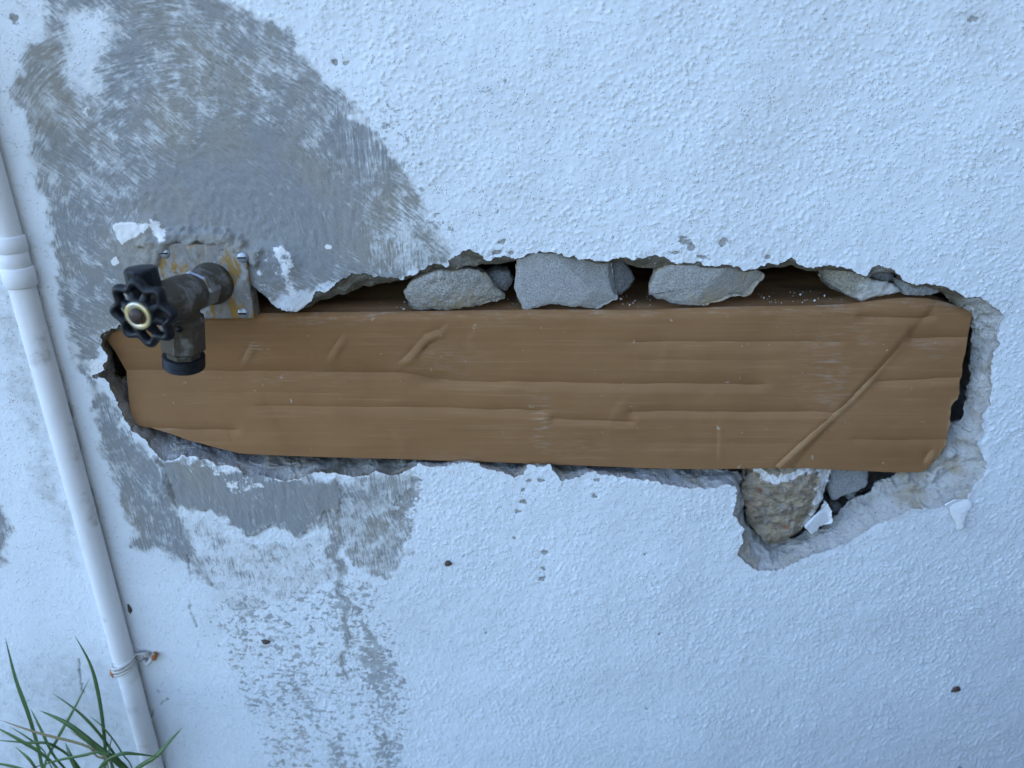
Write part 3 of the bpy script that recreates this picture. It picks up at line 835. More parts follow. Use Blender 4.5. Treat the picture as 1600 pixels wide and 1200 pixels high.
# ------------------------------------------------------------------ irregular pieces with a traced face, their own thickness and a broken back
def piece(outline, d, thick, seed, n=150, amp=0.0016, tilt=(0, 0), dome=0.002, facets=4, jit=0.0012, back=0.78, cham=0.0016):
    P = WX(outline, d)
    seg = np.linalg.norm(np.roll(P, -1, 0) - P, axis=1); cu = np.concatenate([[0], np.cumsum(seg)])
    s = np.linspace(0, cu[-1], n, endpoint=False)
    c2 = np.stack([np.interp(s, cu, np.append(P[:, k], P[0, k])) for k in (0, 1)], 1)
    c2 = sum(np.roll(c2, i, 0) for i in (-1, 0, 1)) / 3
    c2 += np.stack([(fbm2(c2[:, 0] * 330, c2[:, 1] * 330, seed + i, 3) - 0.5) * 2 * jit for i in (0, 5)], 1)
    cen = c2.mean(0)
    size = np.ptp(c2, axis=0).max()
    rng_ = np.random.RandomState(seed)
    pl = [(rng_.uniform(-1, 1), rng_.uniform(-1, 1), rng_.uniform(0.0, 0.25)) for _ in range(facets)]
    V = []; E = []
    ts = [1.0, 0.985] + list(np.linspace(0.96, 0.03, 34))
    backs = [(0.12, 1.0), (0.3, 0.99), (0.55, 0.95), (0.8, 0.88), (0.95, back), (1.0, back * 0.6), (1.0, 0.05)]
    for f, sc in backs[::-1]:
        q = cen + (c2 - cen) * sc
        V.append(np.stack([q[:, 0], np.full(n, d + cham + thick * f), q[:, 1]], 1)); E.append(np.full(n, 0.6))
    for t in ts:
        q = cen + (c2 - cen) * t
        r = (q - cen) / size
        y = d + cham * max(0, (t - 0.86) / 0.14) ** 1.6 - dome * (1 - t * t)
        fac = np.max([a * r[:, 0] + b * r[:, 1] - c for a, b, c in pl], axis=0)
        y = y + np.maximum(fac, 0) * size * 0.34 + tilt[0] * (q[:, 0] - cen[0]) + tilt[1] * (q[:, 1] - cen[1])
        V.append(np.stack([q[:, 0], y, q[:, 1]], 1)); E.append(np.full(n, max(0, (t - 0.9) / 0.1) ** 2 * 0.75))
    V = np.concatenate(V); E = np.concatenate(E)
    for ax, sd in ((0, 3), (1, 7), (2, 11)):
        V[:, ax] += fbm3(V * 150, seed * 7 + sd, 4, 0.6) * 2 * amp * (1.0 if ax == 1 else 0.5)
    nr = len(ts) + len(backs)
    Fc = [tuple(f) for f in grid_faces(nr, n, True)]
    Fc.append(tuple(range((nr - 1) * n, nr * n))); Fc.append(tuple(range(n - 1, -1, -1)))
    return V, Fc, E, cen


def stone(name, outline, d, thick, mat, seed, label, cat, group=None, white=None, **kw):
    V, Fc, E, cen = piece(outline, d, thick, seed, **kw)
    base = np.array([cen[0], d + thick / 2, V[:, 2].min()])
    at = {'edge': E}
    if white:
        wp = WX(white[0], d)
        dd, _ = seg_dist(V[:, 0], V[:, 2], wp, False)
        at['white'] = np.exp(-(dd / white[1]) ** 2) * 0.95
        d2_, _ = seg_dist(V[:, 0], V[:, 2], WX([(1272, 732), (1300, 736), (1294, 758), (1282, 784)], d), False)
        at['white'] = np.maximum(at['white'], 0.9 * np.exp(-(d2_ / 0.0095) ** 2))
    o = obj(name, V - base, Fc, mat, None, True, at)
    o.location = base
    return tag(o, label, cat, group)


GT = 'rubble wedged along the top of the cardboard'
GB = 'rubble in the notch below the cardboard'
stone('concrete_chunk', [(630, 461), (637, 447), (652, 433), (670, 427), (687, 421), (706, 423), (733, 423), (750, 427), (762, 433), (772, 447), (785, 462), (790, 467), (789, 471), (772, 474), (747, 481), (719, 484), (706, 488), (677, 487),
      (659, 487), (637, 485), (635, 474)], 0.008, 0.035, M_concA, 11, 'coarse speckled concrete chunk on the cardboard, leftmost of the three large ones', 'rubble', GT, amp=0.0020, tilt=(0.12, -0.25), dome=0.003)
stone('concrete_chunk', [(757, 430), (775, 424), (795, 424), (803, 437), (799, 450), (790, 456), (772, 452)], 0.020, 0.03, M_dark, 12, 'small dark stone tucked in shadow between the left and middle concrete chunks', 'rubble', GT)
stone('concrete_chunk', [(807, 408), (812, 388), (860, 380), (955, 385), (957, 410), (960, 427), (961, 445), (965, 462), (968, 470), (950, 477), (937, 484), (925, 485), (912, 482), (897, 483), (875, 477), (850, 479), (834, 484), (822, 489), (817, 485),
      (813, 472), (804, 457), (804, 440), (806, 422)], 0.009, 0.036, M_concB, 13, 'blocky smooth grey concrete chunk, middle and tallest of the three large ones', 'rubble', GT, amp=0.0008, tilt=(0.03, -0.12), dome=0.001, facets=2, cham=0.0012)
stone('concrete_chunk', [(948, 402), (972, 402), (983, 418), (993, 437), (985, 448), (972, 461), (950, 462)], 0.018, 0.03, M_dark, 14, 'dark wedge of stone against the right side of the middle concrete chunk', 'rubble', GT, amp=0.0012)
stone('concrete_chunk', [(1014, 462), (1022, 435), (1030, 420), (1052, 412), (1100, 408), (1141, 410), (1159, 420), (1190, 426), (1200, 434), (1188, 446), (1175, 465), (1147, 467), (1119, 476), (1100, 481), (1075, 480), (1050, 476), (1035, 470)],
      0.009, 0.036, M_concC, 15, 'pale grey concrete chunk with tan edges, rightmost of the three large ones', 'rubble', GT, amp=0.0011, tilt=(0.05, -0.2), dome=0.0015, facets=3, cham=0.0012)
stone('plaster_chunk', [(1288, 414), (1288, 441), (1302, 452), (1324, 462), (1349, 474), (1362, 470), (1387, 463), (1413, 458), (1409, 452), (1387, 441), (1362, 436), (1343, 426), (1325, 410), (1300, 405)], 0.009, 0.034, M_concD, 16,
      'tan mortar wedge with a white smear poking from the right end of the top edge', 'rubble', GT, amp=0.0016, tilt=(-0.25, -0.2), dome=0.002)
stone('pebble', [(1357, 428), (1364, 418), (1374, 414), (1387, 418), (1399, 428), (1398, 436), (1390, 442), (1376, 438), (1364, 434)], 0.010, 0.02, M_dark, 17, 'dark rounded pebble in the top edge above the tan mortar wedge', 'pebble', GT, amp=0.0008, dome=0.004)
stone('plaster_chunk', [(1398, 437), (1412, 438), (1430, 446), (1450, 442), (1472, 449), (1470, 457), (1455, 461), (1438, 463), (1413, 462), (1404, 450)], 0.013, 0.03, M_grey, 18, 'low grey mortar piece over the bulging right end of the cardboard', 'rubble', GT, amp=0.0014)
stone('rock', [(1163, 766), (1170, 749), (1170, 735), (1186, 724), (1240, 718), (1290, 720), (1305, 730), (1305, 742), (1295, 762), (1289, 783), (1282, 798), (1263, 813), (1248, 831), (1231, 843), (1211, 853), (1197, 848), (1182, 835), (1170, 823), (1169, 801), (1163, 784)],
      0.010, 0.045, M_rock, 21, 'large brown veined rock with chalky white corners in the notch below the cardboard', 'rock', GB, n=220, amp=0.0034, tilt=(0.05, 0.20), dome=0.003, facets=8,
      white=([(1184, 733), (1195, 748), (1215, 752), (1240, 746), (1268, 734), (1300, 738), (1292, 755), (1282, 782), (1272, 800), (1258, 818)], 0.0050))
stone('concrete_slab', [(1298, 728), (1356, 728), (1358, 748), (1354, 762), (1340, 770), (1318, 776), (1304, 784), (1297, 776)], 0.024, 0.02, M_grey, 22, 'flat grey concrete slab set back right of the brown rock', 'rubble', GB, amp=0.0006, dome=0.0005, facets=1)
stone('plaster_flake', [(1292, 786), (1299, 796), (1302, 817), (1293, 821), (1281, 822), (1276, 829), (1266, 832), (1255, 820), (1270, 808), (1284, 796)], 0.012, 0.002, M_flake, 23, 'thin white plaster flake leaning on the lower right side of the brown rock', 'plaster flake', GB,
      amp=0.0005, dome=0.0004, facets=1, cham=0.0006, tilt=(0.3, 0.1))
stone('pebble', [(1322, 770), (1330, 766), (1338, 770), (1339, 778), (1331, 783), (1323, 780)], 0.040, 0.014, M_grey, 24, 'small pale pebble in the dark gap right of the white plaster flake', 'pebble', GB, n=60, amp=0.0006, dome=0.003)
stone('pebble', [(1299, 790), (1310, 786), (1318, 792), (1317, 802), (1306, 806), (1299, 800)], 0.038, 0.014, M_dark, 25, 'small dark pebble below the grey slab beside the white plaster flake', 'pebble', GB, n=60, amp=0.0006, dome=0.003)
stone('mortar_lump', [(172, 600), (190, 596), (203, 610), (207, 632), (203, 650), (190, 652), (180, 632)], 0.026, 0.03, M_concA, 26, 'rough grey mortar lump behind the left end of the cardboard', 'rubble', None, amp=0.0018)


# ------------------------------------------------------------------ cardboard: front panel with its creases, top flap folded back into the wall
def poly_curve(pts, n):
    p = np.array(pts, float)
    l = np.concatenate([[0], np.cumsum(np.linalg.norm(np.diff(p, axis=0), axis=1))]); l /= l[-1]
    s = np.linspace(0, 1, n)
    return np.stack([np.interp(s, l, p[:, 0]), np.interp(s, l, p[:, 1])], 1)


NS, NT = 820, 250
top_px = [(163, 518), (240, 506), (330, 497), (400, 492), (500, 490), (640, 489), (820, 486), (1000, 486), (1166, 480), (1298, 478), (1348, 473), (1397, 466), (1447, 467), (1480, 475), (1515, 491)]
bot_px = [(213, 661), (235, 667), (300, 687), (380, 707), (500, 712), (620, 715), (840, 722), (1000, 729), (1100, 731), (1240, 728), (1330, 733), (1400, 736), (1441, 735)]
lef_px = [(163, 518), (183, 548), (200, 577), (203, 610), (206, 640), (213, 661)]
rig_px = [(1515, 491), (1510, 520), (1504, 556), (1499, 590), (1493, 622), (1486, 626), (1482, 650), (1479, 682), (1474, 694), (1462, 712), (1441, 735)]


def sc(c, k):
    return sum(np.roll(np.pad(c, ((k, k), (0, 0)), 'edge'), i, 0) for i in range(-k, k + 1))[k:-k] / (2 * k + 1)


Tc = sc(poly_curve(top_px, NS), 12); Bc = sc(poly_curve(bot_px, NS), 8); Lc = poly_curve(lef_px, NT); Rc = poly_curve(rig_px, NT)
Rc[:, 0] += (vn2(np.linspace(0, 30, NT), np.zeros(NT), 3) - 0.5) * 4 * np.sin(np.linspace(0, math.pi, NT))
S = np.linspace(0, 1, NS)[None, :, None]; T = np.linspace(0, 1, NT)[:, None, None]
CP = (1 - T) * Tc[None] + T * Bc[None] + (1 - S) * Lc[:, None] + S * Rc[:, None] - ((1 - S) * (1 - T) * Tc[0] + S * (1 - T) * Tc[-1] + (1 - S) * T * Bc[0] + S * T * Bc[-1])
cu = CP[..., 0].ravel(); cv = CP[..., 1].ravel()
tflat = np.broadcast_to(T[..., 0], (NT, NS)).ravel()
dep = np.full(cu.size, 11.0)                       # millimetres behind the wall face
ridge = np.zeros(cu.size)


def crease(pts, a, wa, wb, fade=30):
    """a horizontal crease: the sheet dips in above the line and steps out below it"""
    p = np.array(pts, float)
    vl = np.interp(cu, p[:, 0], p[:, 1]) + (vn2(cu * 0.03, cu * 0, 7) - 0.5) * 2
    m = sstep(p[0, 0] - fade, p[0, 0] + fade * 0.3, cu) * (1 - sstep(p[-1, 0] - fade * 0.3, p[-1, 0] + fade, cu))
    dv = vl - cv
    global dep, ridge
    dep = dep + m * 1.75 * a * (0.75 + 0.5 * vn2(cu * 0.02, cu * 0 + a * 9, 17)) * np.where(dv > 0, 0.72 * np.exp(-dv / (0.5 * wa)) + 0.28 * np.exp(-dv / (1.6 * wa)), np.clip(1 + dv / (3.2 * wb), 0, 1) ** 1.2)
    ridge = np.maximum(ridge, m * min(1, a / 2) * 0.30 * np.where(dv < -1, np.clip(1 + dv / (3.0 * wb), 0, 1), 0))


def ridge_line(pts, a, w, rg=0.7, taper=(1, 1)):
    """a wrinkle: sharp on its upper-left side, soft on the other, dying out at its ends"""
    global dep, ridge
    p = np.array(pts, float)
    L = np.concatenate([[0], np.cumsum(np.linalg.norm(np.diff(p, axis=0), axis=1))])
    best_ = np.full(cu.shape, 1e9); sg = np.ones(cu.shape); tt_ = np.zeros(cu.shape)
    for i in range(len(p) - 1):
        e = p[i + 1] - p[i]
        t = np.clip(((cu - p[i, 0]) * e[0] + (cv - p[i, 1]) * e[1]) / (e @ e), 0, 1)
        dx = cu - p[i, 0] - t * e[0]; dy = cv - p[i, 1] - t * e[1]
        d = np.hypot(dx, dy); m = d < best_
        best_ = np.where(m, d, best_); sg = np.where(m, np.sign(dx * 0.7 + dy * 0.7), sg); tt_ = np.where(m, (L[i] + t * (L[i + 1] - L[i])) / L[-1], tt_)
    tp = (sstep(0, 0.45, tt_) if taper[0] else 1) * (1 - sstep(0.55, 1, tt_) if taper[1] else 1) * (0.75 + 0.5 * vn2(tt_ * 7, tt_ * 0 + p[0, 0], 3))
    ww = np.where(sg > 0, w * 2.2, w * 0.7)
    dep = dep - a * tp * np.exp(-(best_ / ww) ** 2) + 0.5 * a * tp * np.exp(-((best_ * np.where(sg > 0, -1, 1) - w * 2.0) / (w * 1.6)) ** 2)
    ridge = np.maximum(ridge, rg * tp * np.exp(-((best_ * sg - w * 0.4) / (w * 0.7)) ** 2))


lf = 1 - sstep(560, 900, cu)
v0 = np.interp(cu, [190, 450, 630, 690, 900], [576, 578, 580, 590, 594])
dep = dep + lf * 8.5 * np.clip(np.where(cv < v0, 1 - (v0 - cv) / 85, 1 - (cv - v0) / 115), 0, 1)
crease([(190, 576), (450, 578), (630, 580), (690, 590)], 2.2, 12, 4, 20)
crease([(670, 593), (800, 594), (1000, 597), (1180, 598)], 2.4, 16, 5, 30)
crease([(430, 632), (640, 634), (830, 638)], 1.8, 12, 5, 60)
crease([(865, 652), (985, 655)], 2.2, 9, 4, 14)
crease([(985, 640), (1295, 641)], 2.0, 11, 4, 16)
crease([(1000, 531), (1290, 531)], 1.2, 12, 5, 50)
crease([(1345, 492), (1425, 494), (1450, 491)], 2.4, 8, 4, 16)
crease([(1420, 526), (1515, 525)], 2.6, 14, 4, 10)
crease([(1370, 592), (1500, 587)], 1.6, 10, 5, 14)
crease([(1335, 683), (1475, 684)], 0.9, 10, 5, 20)
crease([(1000, 690), (1230, 690)], 0.5, 12, 6, 60)
crease([(235, 666), (300, 668), (370, 668)], 1.8, 8, 5, 14)
crease([(1020, 560), (1200, 561)], 0.5, 10, 6, 60)
crease([(300, 611), (520, 612)], 0.5, 10, 6, 60)
ridge_line([(1420, 497), (1414, 520), (1400, 545), (1360, 590), (1330, 622), (1300, 650), (1262, 684), (1216, 726)], 1.3, 2.2, 0.8, (1, 0))
dd_, _ = seg_dist(cu, cv, np.array([(1430, 470), (1400, 545), (1360, 590), (1300, 650), (1216, 726)], float), False)
side = sstep(-6, 6, (cu - 1300) * 0.75 + (cv - 650) * 0.66)
dep += side * (1.8 * np.exp(-dd_ / 40) + 1.0)
ridge_line([(708, 498), (690, 518), (668, 526), (655, 540), (642, 556), (612, 577)], 2.4, 3.2, 0.45)
ridge_line([(690, 522), (668, 536), (648, 558)], -1.8, 5, 0.0)
ridge_line([(545, 515), (528, 540), (510, 570)], 1.3, 3.2, 0.3)
ridge_line([(400, 528), (388, 555), (376, 575)], 1.2, 3, 0.3)
ridge_line([(1462, 695), (1452, 712), (1440, 728)], 1.6, 4, 0.5)
ridge_line([(400, 580), (418, 620), (440, 660), (460, 705)], -0.5, 10, 0.0)
ridge_line([(350, 645), (362, 680), (372, 705)], -0.5, 6, 0.0)
ridge_line([(1200, 480), (1240, 520), (1262, 560)], 0.35, 3, 0.12)
ridge_line([(1122, 640), (1124, 690), (1122, 730)], 0.5, 3, 0.15)
ridge_line([(940, 700), (960, 640), (1000, 600)], 0.35, 5, 0.05)
ridge_line([(1060, 500), (1040, 540), (1035, 590)], 0.35, 6, 0.0)
ridge_line([(752, 500), (735, 530), (742, 560)], 0.4, 5, 0.05)
ridge_line([(600, 650), (630, 690), (625, 715)], 0.4, 5, 0.05)
dep += 1.2 * np.exp(-((cu - 838) / 16) ** 2 - ((cv - 645) / 9) ** 2)
dep += 0.9 * np.sin(cu / 210.0) + (fbm2(cu / 90, cv / 60, 31, 3) - 0.5) * 2.2 + np.sin(cv / 2.05) * 0.05
dep += 2.4 * np.clip((cv - 640) / 90, 0, 1) ** 2                        # the lower edge leans in
dep += 4.0 * np.clip(1 - tflat / 0.045, 0, 1) ** 2                       # rounded fold at the top
dep = np.clip(dep, 2, 34)
front = W(cu, cv, dep / 1000)
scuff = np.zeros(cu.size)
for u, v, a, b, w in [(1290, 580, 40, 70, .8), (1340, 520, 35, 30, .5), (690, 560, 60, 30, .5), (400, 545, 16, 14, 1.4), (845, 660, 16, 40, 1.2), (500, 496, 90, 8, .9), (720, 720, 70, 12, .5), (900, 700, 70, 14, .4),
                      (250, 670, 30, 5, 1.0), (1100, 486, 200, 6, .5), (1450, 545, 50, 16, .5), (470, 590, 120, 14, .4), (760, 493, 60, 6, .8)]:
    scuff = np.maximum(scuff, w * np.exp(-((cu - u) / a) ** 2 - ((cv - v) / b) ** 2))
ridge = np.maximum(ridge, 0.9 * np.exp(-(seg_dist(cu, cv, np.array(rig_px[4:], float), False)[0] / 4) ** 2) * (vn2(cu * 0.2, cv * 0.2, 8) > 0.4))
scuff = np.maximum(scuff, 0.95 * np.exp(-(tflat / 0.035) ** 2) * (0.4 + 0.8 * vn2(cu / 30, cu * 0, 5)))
card = thing('cardboard', W(840, 735, 0.02), 'long creased brown corrugated cardboard stuffed into the hole in the wall', 'cardboard')
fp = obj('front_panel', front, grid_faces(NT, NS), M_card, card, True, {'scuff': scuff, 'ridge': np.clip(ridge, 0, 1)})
md = fp.modifiers.new('board', 'SOLIDIFY'); md.thickness = 0.0032; md.offset = -1
te = front.reshape(NT, NS, 3)[0]
NK = 26
fl = []
for k in np.linspace(0, 1, NK):
    p = te.copy()
    p[:, 1] += 0.0005 + 0.150 * k
    lift = 0.004 + 0.012 * np.clip((S[0, :, 0] - 0.86) / 0.1, 0, 1)
    p[:, 2] += -0.0004 + 0.0030 * math.sin(min(1, k * 8) * math.pi / 2) + lift * 0.3 * k + (fbm2(te[:, 0] * 12, np.full(NS, k * 4), 44, 3) - 0.5) * 0.006 * min(1, k * 3)
    fl.append(p)
flc = np.concatenate(fl)
sf = np.maximum(0, 0.9 * (fbm2(flc[:, 0] * 30, flc[:, 1] * 60, 46, 3) - 0.35))
tf = obj('top_flap', flc, grid_faces(NK, NS), M_card, card, True, {'scuff': sf, 'ridge': np.zeros(len(flc))})

# crumbs on the flap: too many to count
rs = np.random.RandomState(5)
cvv = []; cff = []
for i in range(90):
    a, b = [(972, 1022), (1195, 1290), (600, 640), (790, 812), (1280, 1350)][rs.choice(5, p=[.35, .4, .06, .07, .12])]
    u = rs.uniform(a, b); k = rs.uniform(0.02, 0.5) ** 1.3
    j = int(np.clip(np.searchsorted(Tc[:, 0], u), 0, NS - 1)); p = te[j] + np.array([0, 0.088 * k, 0.0042])
    r = rs.uniform(0.0002, 0.0006) * (2.6 if rs.rand() < 0.08 else 1)
    k0 = len(cvv)
    for d3 in ((1, 0, 0), (-1, 0, 0), (0, 1, 0), (0, -1, 0), (0, 0, 1), (0, 0, -1)):
        cvv.append(p + np.array(d3) * r * rs.uniform(0.5, 1.3))
    cff += [tuple(k0 + q for q in f) for f in ((0, 2, 4), (2, 1, 4), (1, 3, 4), (3, 0, 4), (2, 0, 5), (1, 2, 5), (3, 1, 5), (0, 3, 5))]
tag(obj('plaster_crumbs', cvv, cff, M_flake, None, False), 'fine white plaster crumbs scattered on the cardboard flap', 'crumbs', kind='stuff')

# curled paint flake still hanging from the lower right of the hole
fV, fF, fE, fc = piece([(1478, 790), (1495, 782), (1516, 780), (1521, 790), (1512, 800), (1506, 812), (1504, 828), (1497, 830), (1492, 816), (1484, 804)], -0.0035, 0.0012, 41, n=90, amp=0.0006, dome=0.001, facets=2, cham=0.0006, tilt=(-0.15, 0.12))
obj('paint_flake', fV, fF, M_flake, wall, True, {'edge': fE})

# ------------------------------------------------------------------ painted conduit on the left, its coupling and the wire tie
PXC, PYC, PR = -0.4045, -0.0108, 0.0102
pipe = thing('conduit_pipe', (PXC, PYC, 0.0), 'white painted conduit pipe running straight down the wall at the left', 'pipe')
nz = 260; nth = 40
zz_ = np.linspace(-0.01, 3.0, nz) ** 1.0
zz_ = np.concatenate([np.linspace(-0.02, 1.0, 240), np.linspace(1.02, 3.0, 20)])
th = np.linspace(0, 2 * math.pi, nth, endpoint=False)
TH, ZZ = np.meshgrid(th, zz_)
rad = PR + 0.00025 * (fbm2(TH * 3, ZZ * 60, 3, 3) - 0.5)
ctrx = PXC + 0.0015 * np.sin(ZZ * 3.0)
pv = np.stack([ctrx + rad * np.cos(TH), PYC + rad * np.sin(TH), ZZ], -1).reshape(-1, 3)
obj('pipe_run', pv, grid_faces(len(zz_), nth, True), M_pvc, pipe)


def collar(v0, v1, r, name):
    za = float(W(30, v1, -0.02)[2]); zb = float(W(30, v0, -0.02)[2])
    h = zb - za
    V, F = lathe((PXC + 0.0015 * math.sin(za * 3), PYC, za), (0, 0, 1), [(0, PR), (0, r - 0.001), (0.001, r), (h - 0.001, r), (h, r - 0.001), (h, PR)], 48)
    return obj(name, V, F, M_pvc, pipe)


cl = collar(372, 398, PR + 0.0016, 'coupling_collar')
cl = collar(421, 452, PR + 0.0019, 'coupling_collar')
cl = collar(396, 423, PR + 0.0008, 'coupling_sleeve')

zt = float(W(205, 1052, -0.02)[2])
tie = thing('wire_tie', (PXC, PYC, zt), 'rusty twisted wire tie holding the white pipe to the wall', 'wire tie')
for k in range(3):
    t = np.linspace(math.pi * 1.02, 2 * math.pi * 1.04, 30)
    zoff = -0.0045 + 0.0042 * k + 0.010 * np.sin((t - math.pi) * 0.5) ** 2 * 0.9
    pth = np.stack([PXC + (PR + 0.0014) * np.cos(t), PYC + (PR + 0.0014) * np.sin(t), zt + zoff], 1)
    end = np.array([[PXC + 0.019, -0.006, zt + 0.009 + 0.002 * k], [PXC + 0.024, -0.003, zt + 0.008 + 0.0015 * k]])
    V, F = tube(np.vstack([pth, end]), 0.0015, 10)
    obj('wire_strand', V, F, M_wire, tie)
V, F = tube(smooth_path([(PXC + 0.016, -0.003, zt + 0.002), (PXC + 0.022, -0.008, zt + 0.001), (PXC + 0.027, -0.006, zt + 0.006), (PXC + 0.030, -0.004, zt + 0.011)], 14), 0.0024, 10)
obj('twisted_end', V, F, M_wire, tie)
V, F = lathe((PXC + 0.0285, 0.002, zt + 0.0085), (0.2, -1, 0), [(0, 0.0024), (0.008, 0.0030), (0.0105, 0.0028), (0.0115, 0.0014)], 16)
obj('nail_head', V, F, M_rust, tie)
t = np.linspace(math.pi * 1.0, math.pi * 1.30, 10)
V, F = tube(np.stack([PXC + (PR + 0.0022) * np.cos(t), PYC + (PR + 0.0022) * np.sin(t), zt - 0.003 + 0 * t], 1), np.linspace(0.0032, 0.0020, 10), 10)
obj('rust_crust', V, F, M_rust, tie)

# ------------------------------------------------------------------ garden tap
P0 = W(330, 443, -0.006); P2 = W(222, 490, -0.098)
ax = P2 - P0; LEN = np.linalg.norm(ax); ax = ax / LEN
tap = thing('garden_tap', P0, 'tarnished bronze garden tap with a black wheel handle left of the cardboard', 'tap')
# wall flange
fc_ = np.array([W(u, v, -0.0042) for u, v in [(246, 384), (262, 380), (300, 381), (358, 385), (384, 398), (389, 440), (397, 497), (350, 498), (304, 498), (268, 496), (252, 460), (246, 420)]])
fb_ = fc_.copy(); fb_[:, 1] = 0.012
fi_ = fc_.copy(); c_ = fc_.mean(0); fi_ = c_ + (fc_ - c_) * 0.97; fi_[:, 1] -= 0.0008
n_ = len(fc_)
obj('flange', np.vstack([fb_, fc_, fi_]), [tuple(f) for f in grid_faces(3, n_, True)] + [tuple(range(2 * n_, 3 * n_))], M_flange, tap, False)
for u, v in [(257, 395), (379, 402), (380, 489)]:
    p = W(u, v, -0.0048)
    V, F = lathe(p, (0, -1, 0), [(-0.002, 0.0046), (0.0006, 0.0046), (0.0016, 0.0036), (0.002, 0.001)], 20)
    s_ = obj('screw', V, F, M_screw, tap)
    V, F = boxes([(p[0] - 0.0034, p[0] + 0.0034, p[1] - 0.0026, p[1] - 0.0017, p[2] - 0.0006, p[2] + 0.0006)])
    obj('slot', V, F, M_black, s_, False)
# inlet neck, hexagonal union, body
V, F = lathe(P0, ax, [(-0.004, 0.0180), (0.003, 0.0175), (0.006, 0.0146), (0.020, 0.0142), (0.022, 0.0142)], 40)
obj('inlet_neck', V, F, M_bronze, tap)
V, F = lathe(P0, ax, [(0.012, 0.0148), (0.0132, 0.0164), (0.027, 0.0164), (0.0282, 0.0148)], 8)
obj('union_nut', V, F, M_steel, tap, False)
V, F = lathe(P0, ax, [(0.027, 0.0135), (0.031, 0.0152), (0.045, 0.0166), (0.060, 0.0166), (0.068, 0.0135), (0.078, 0.0105), (0.080, 0.0105)], 40)
body = obj('tap_body', V, F, M_bronze, tap)
V, F = lathe(P0, ax, [(0.072, 0.0100), (0.073, 0.0118), (0.084, 0.0118), (0.085, 0.0100)], 6)
obj('packing_nut', V, F, M_bronze, tap, False)
V, F = lathe(P0, ax, [(0.080, 0.0042), (LEN + 0.004, 0.0042)], 16)
obj('stem', V, F, M_steel, tap)
# vacuum breaker cap on top
pc = P0 + ax * 0.072
V, F = lathe(pc + np.array([-0.008, 0, 0.004]), (-0.02, 0, 1), [(0, 0.0098), (0.010, 0.0100), (0.0115, 0.0118), (0.0235, 0.0114), (0.0248, 0.0104), (0.0252, 0.006)], 12)
obj('breaker_cap', V, F, M_black, tap, False)
# outlet
po = P0 + ax * 0.044
pe = W(287, 556, -0.044)
od = pe - po; OL = np.linalg.norm(od); od = od / OL
V, F = lathe(po, od, [(0.0, 0.0140), (0.016, 0.0145), (0.0185, 0.0176), (OL - 0.009, 0.0176), (OL - 0.005, 0.0135), (OL, 0.0132)], 8)
obj('outlet', V, F, M_bronze, tap, False)
V, F = lathe(po + od * (OL - 0.030) + np.array([0.004, -0.0158, 0]), (0.1, -1, 0), [(0, 0.0026), (0.0012, 0.0024)], 14)
obj('plug', V, F, M_black, tap)
prof = []
for k in range(5):
    b = OL - 0.001 + k * 0.0022
    prof += [(b, 0.0144), (b + 0.0006, 0.0162), (b + 0.0013, 0.0162), (b + 0.0019, 0.0144)]
V, F = lathe(po, od, prof, 40)
obj('hose_thread', V, F, M_black, tap)

# wheel handle: scalloped rim, eight spokes, hub, brass ring and screw
wt = (Vector(ax) + Vector((-0.06, 0, -0.10))).normalized()
wa, we1, we2 = frame_of(wt)
WR = 0.0208
NL = 8


def wpt(r, a, h=0.0):
    return P2 + wa * h + r * (math.cos(a) * we1 + math.sin(a) * we2)


nu, nv = 192, 14
rv = []
for i in range(nu):
    a = 2 * math.pi * i / nu
    r0 = WR * (1 + 0.115 * math.cos(NL * a))
    c = wpt(r0, a, -0.002)
    er = math.cos(a) * we1 + math.sin(a) * we2
    for j in range(nv):
        b = 2 * math.pi * j / nv
        rv.append(c + er * 0.0036 * math.cos(b) + wa * 0.0044 * math.sin(b))
wf = []
for i in range(nu):
    for j in range(nv):
        wf.append((i * nv + j, ((i + 1) % nu) * nv + j, ((i + 1) % nu) * nv + (j + 1) % nv, i * nv + (j + 1) % nv))
wheel = obj('wheel_rim', rv, wf, M_black, tap)
for k in range(NL):
    a = 2 * math.pi * (k + 0.5) / NL
    V, F = tube([wpt(0.008, a, 0.000), wpt(0.012, a, -0.001), wpt(0.015, a, -0.002), wpt(WR * 0.89, a, -0.002)], [0.0044, 0.0036, 0.0032, 0.0036], 12)
    obj('spoke', V, F, M_black, wheel)
V, F = lathe(P2, wt, [(-0.008, 0.008), (-0.006, 0.0108), (0.000, 0.0120), (0.0030, 0.0114), (0.0036, 0.0104)], 40)
obj('hub', V, F, M_black, wheel)
V, F = lathe(P2, wt, [(0.0030, 0.0103), (0.0052, 0.0100), (0.0058, 0.0092), (0.0050, 0.0066), (0.0044, 0.0058)], 40)
obj('brass_ring', V, F, M_brass, wheel)
V, F = lathe(P2 - 0.0006 * we1 * 0, wt, [(0.003, 0.0060), (0.0070, 0.0058), (0.0082, 0.0046), (0.0085, 0.001)], 30)
M_screwd = mat_simple('dark_screw', (0.055, 0.040, 0.035), 0.5, metal=0.4, vary=0.4, scale=300, col2=(0.16, 0.09, 0.05), thresh=(0.55, 0.7))
obj('handle_screw', V, F, M_screwd, wheel)


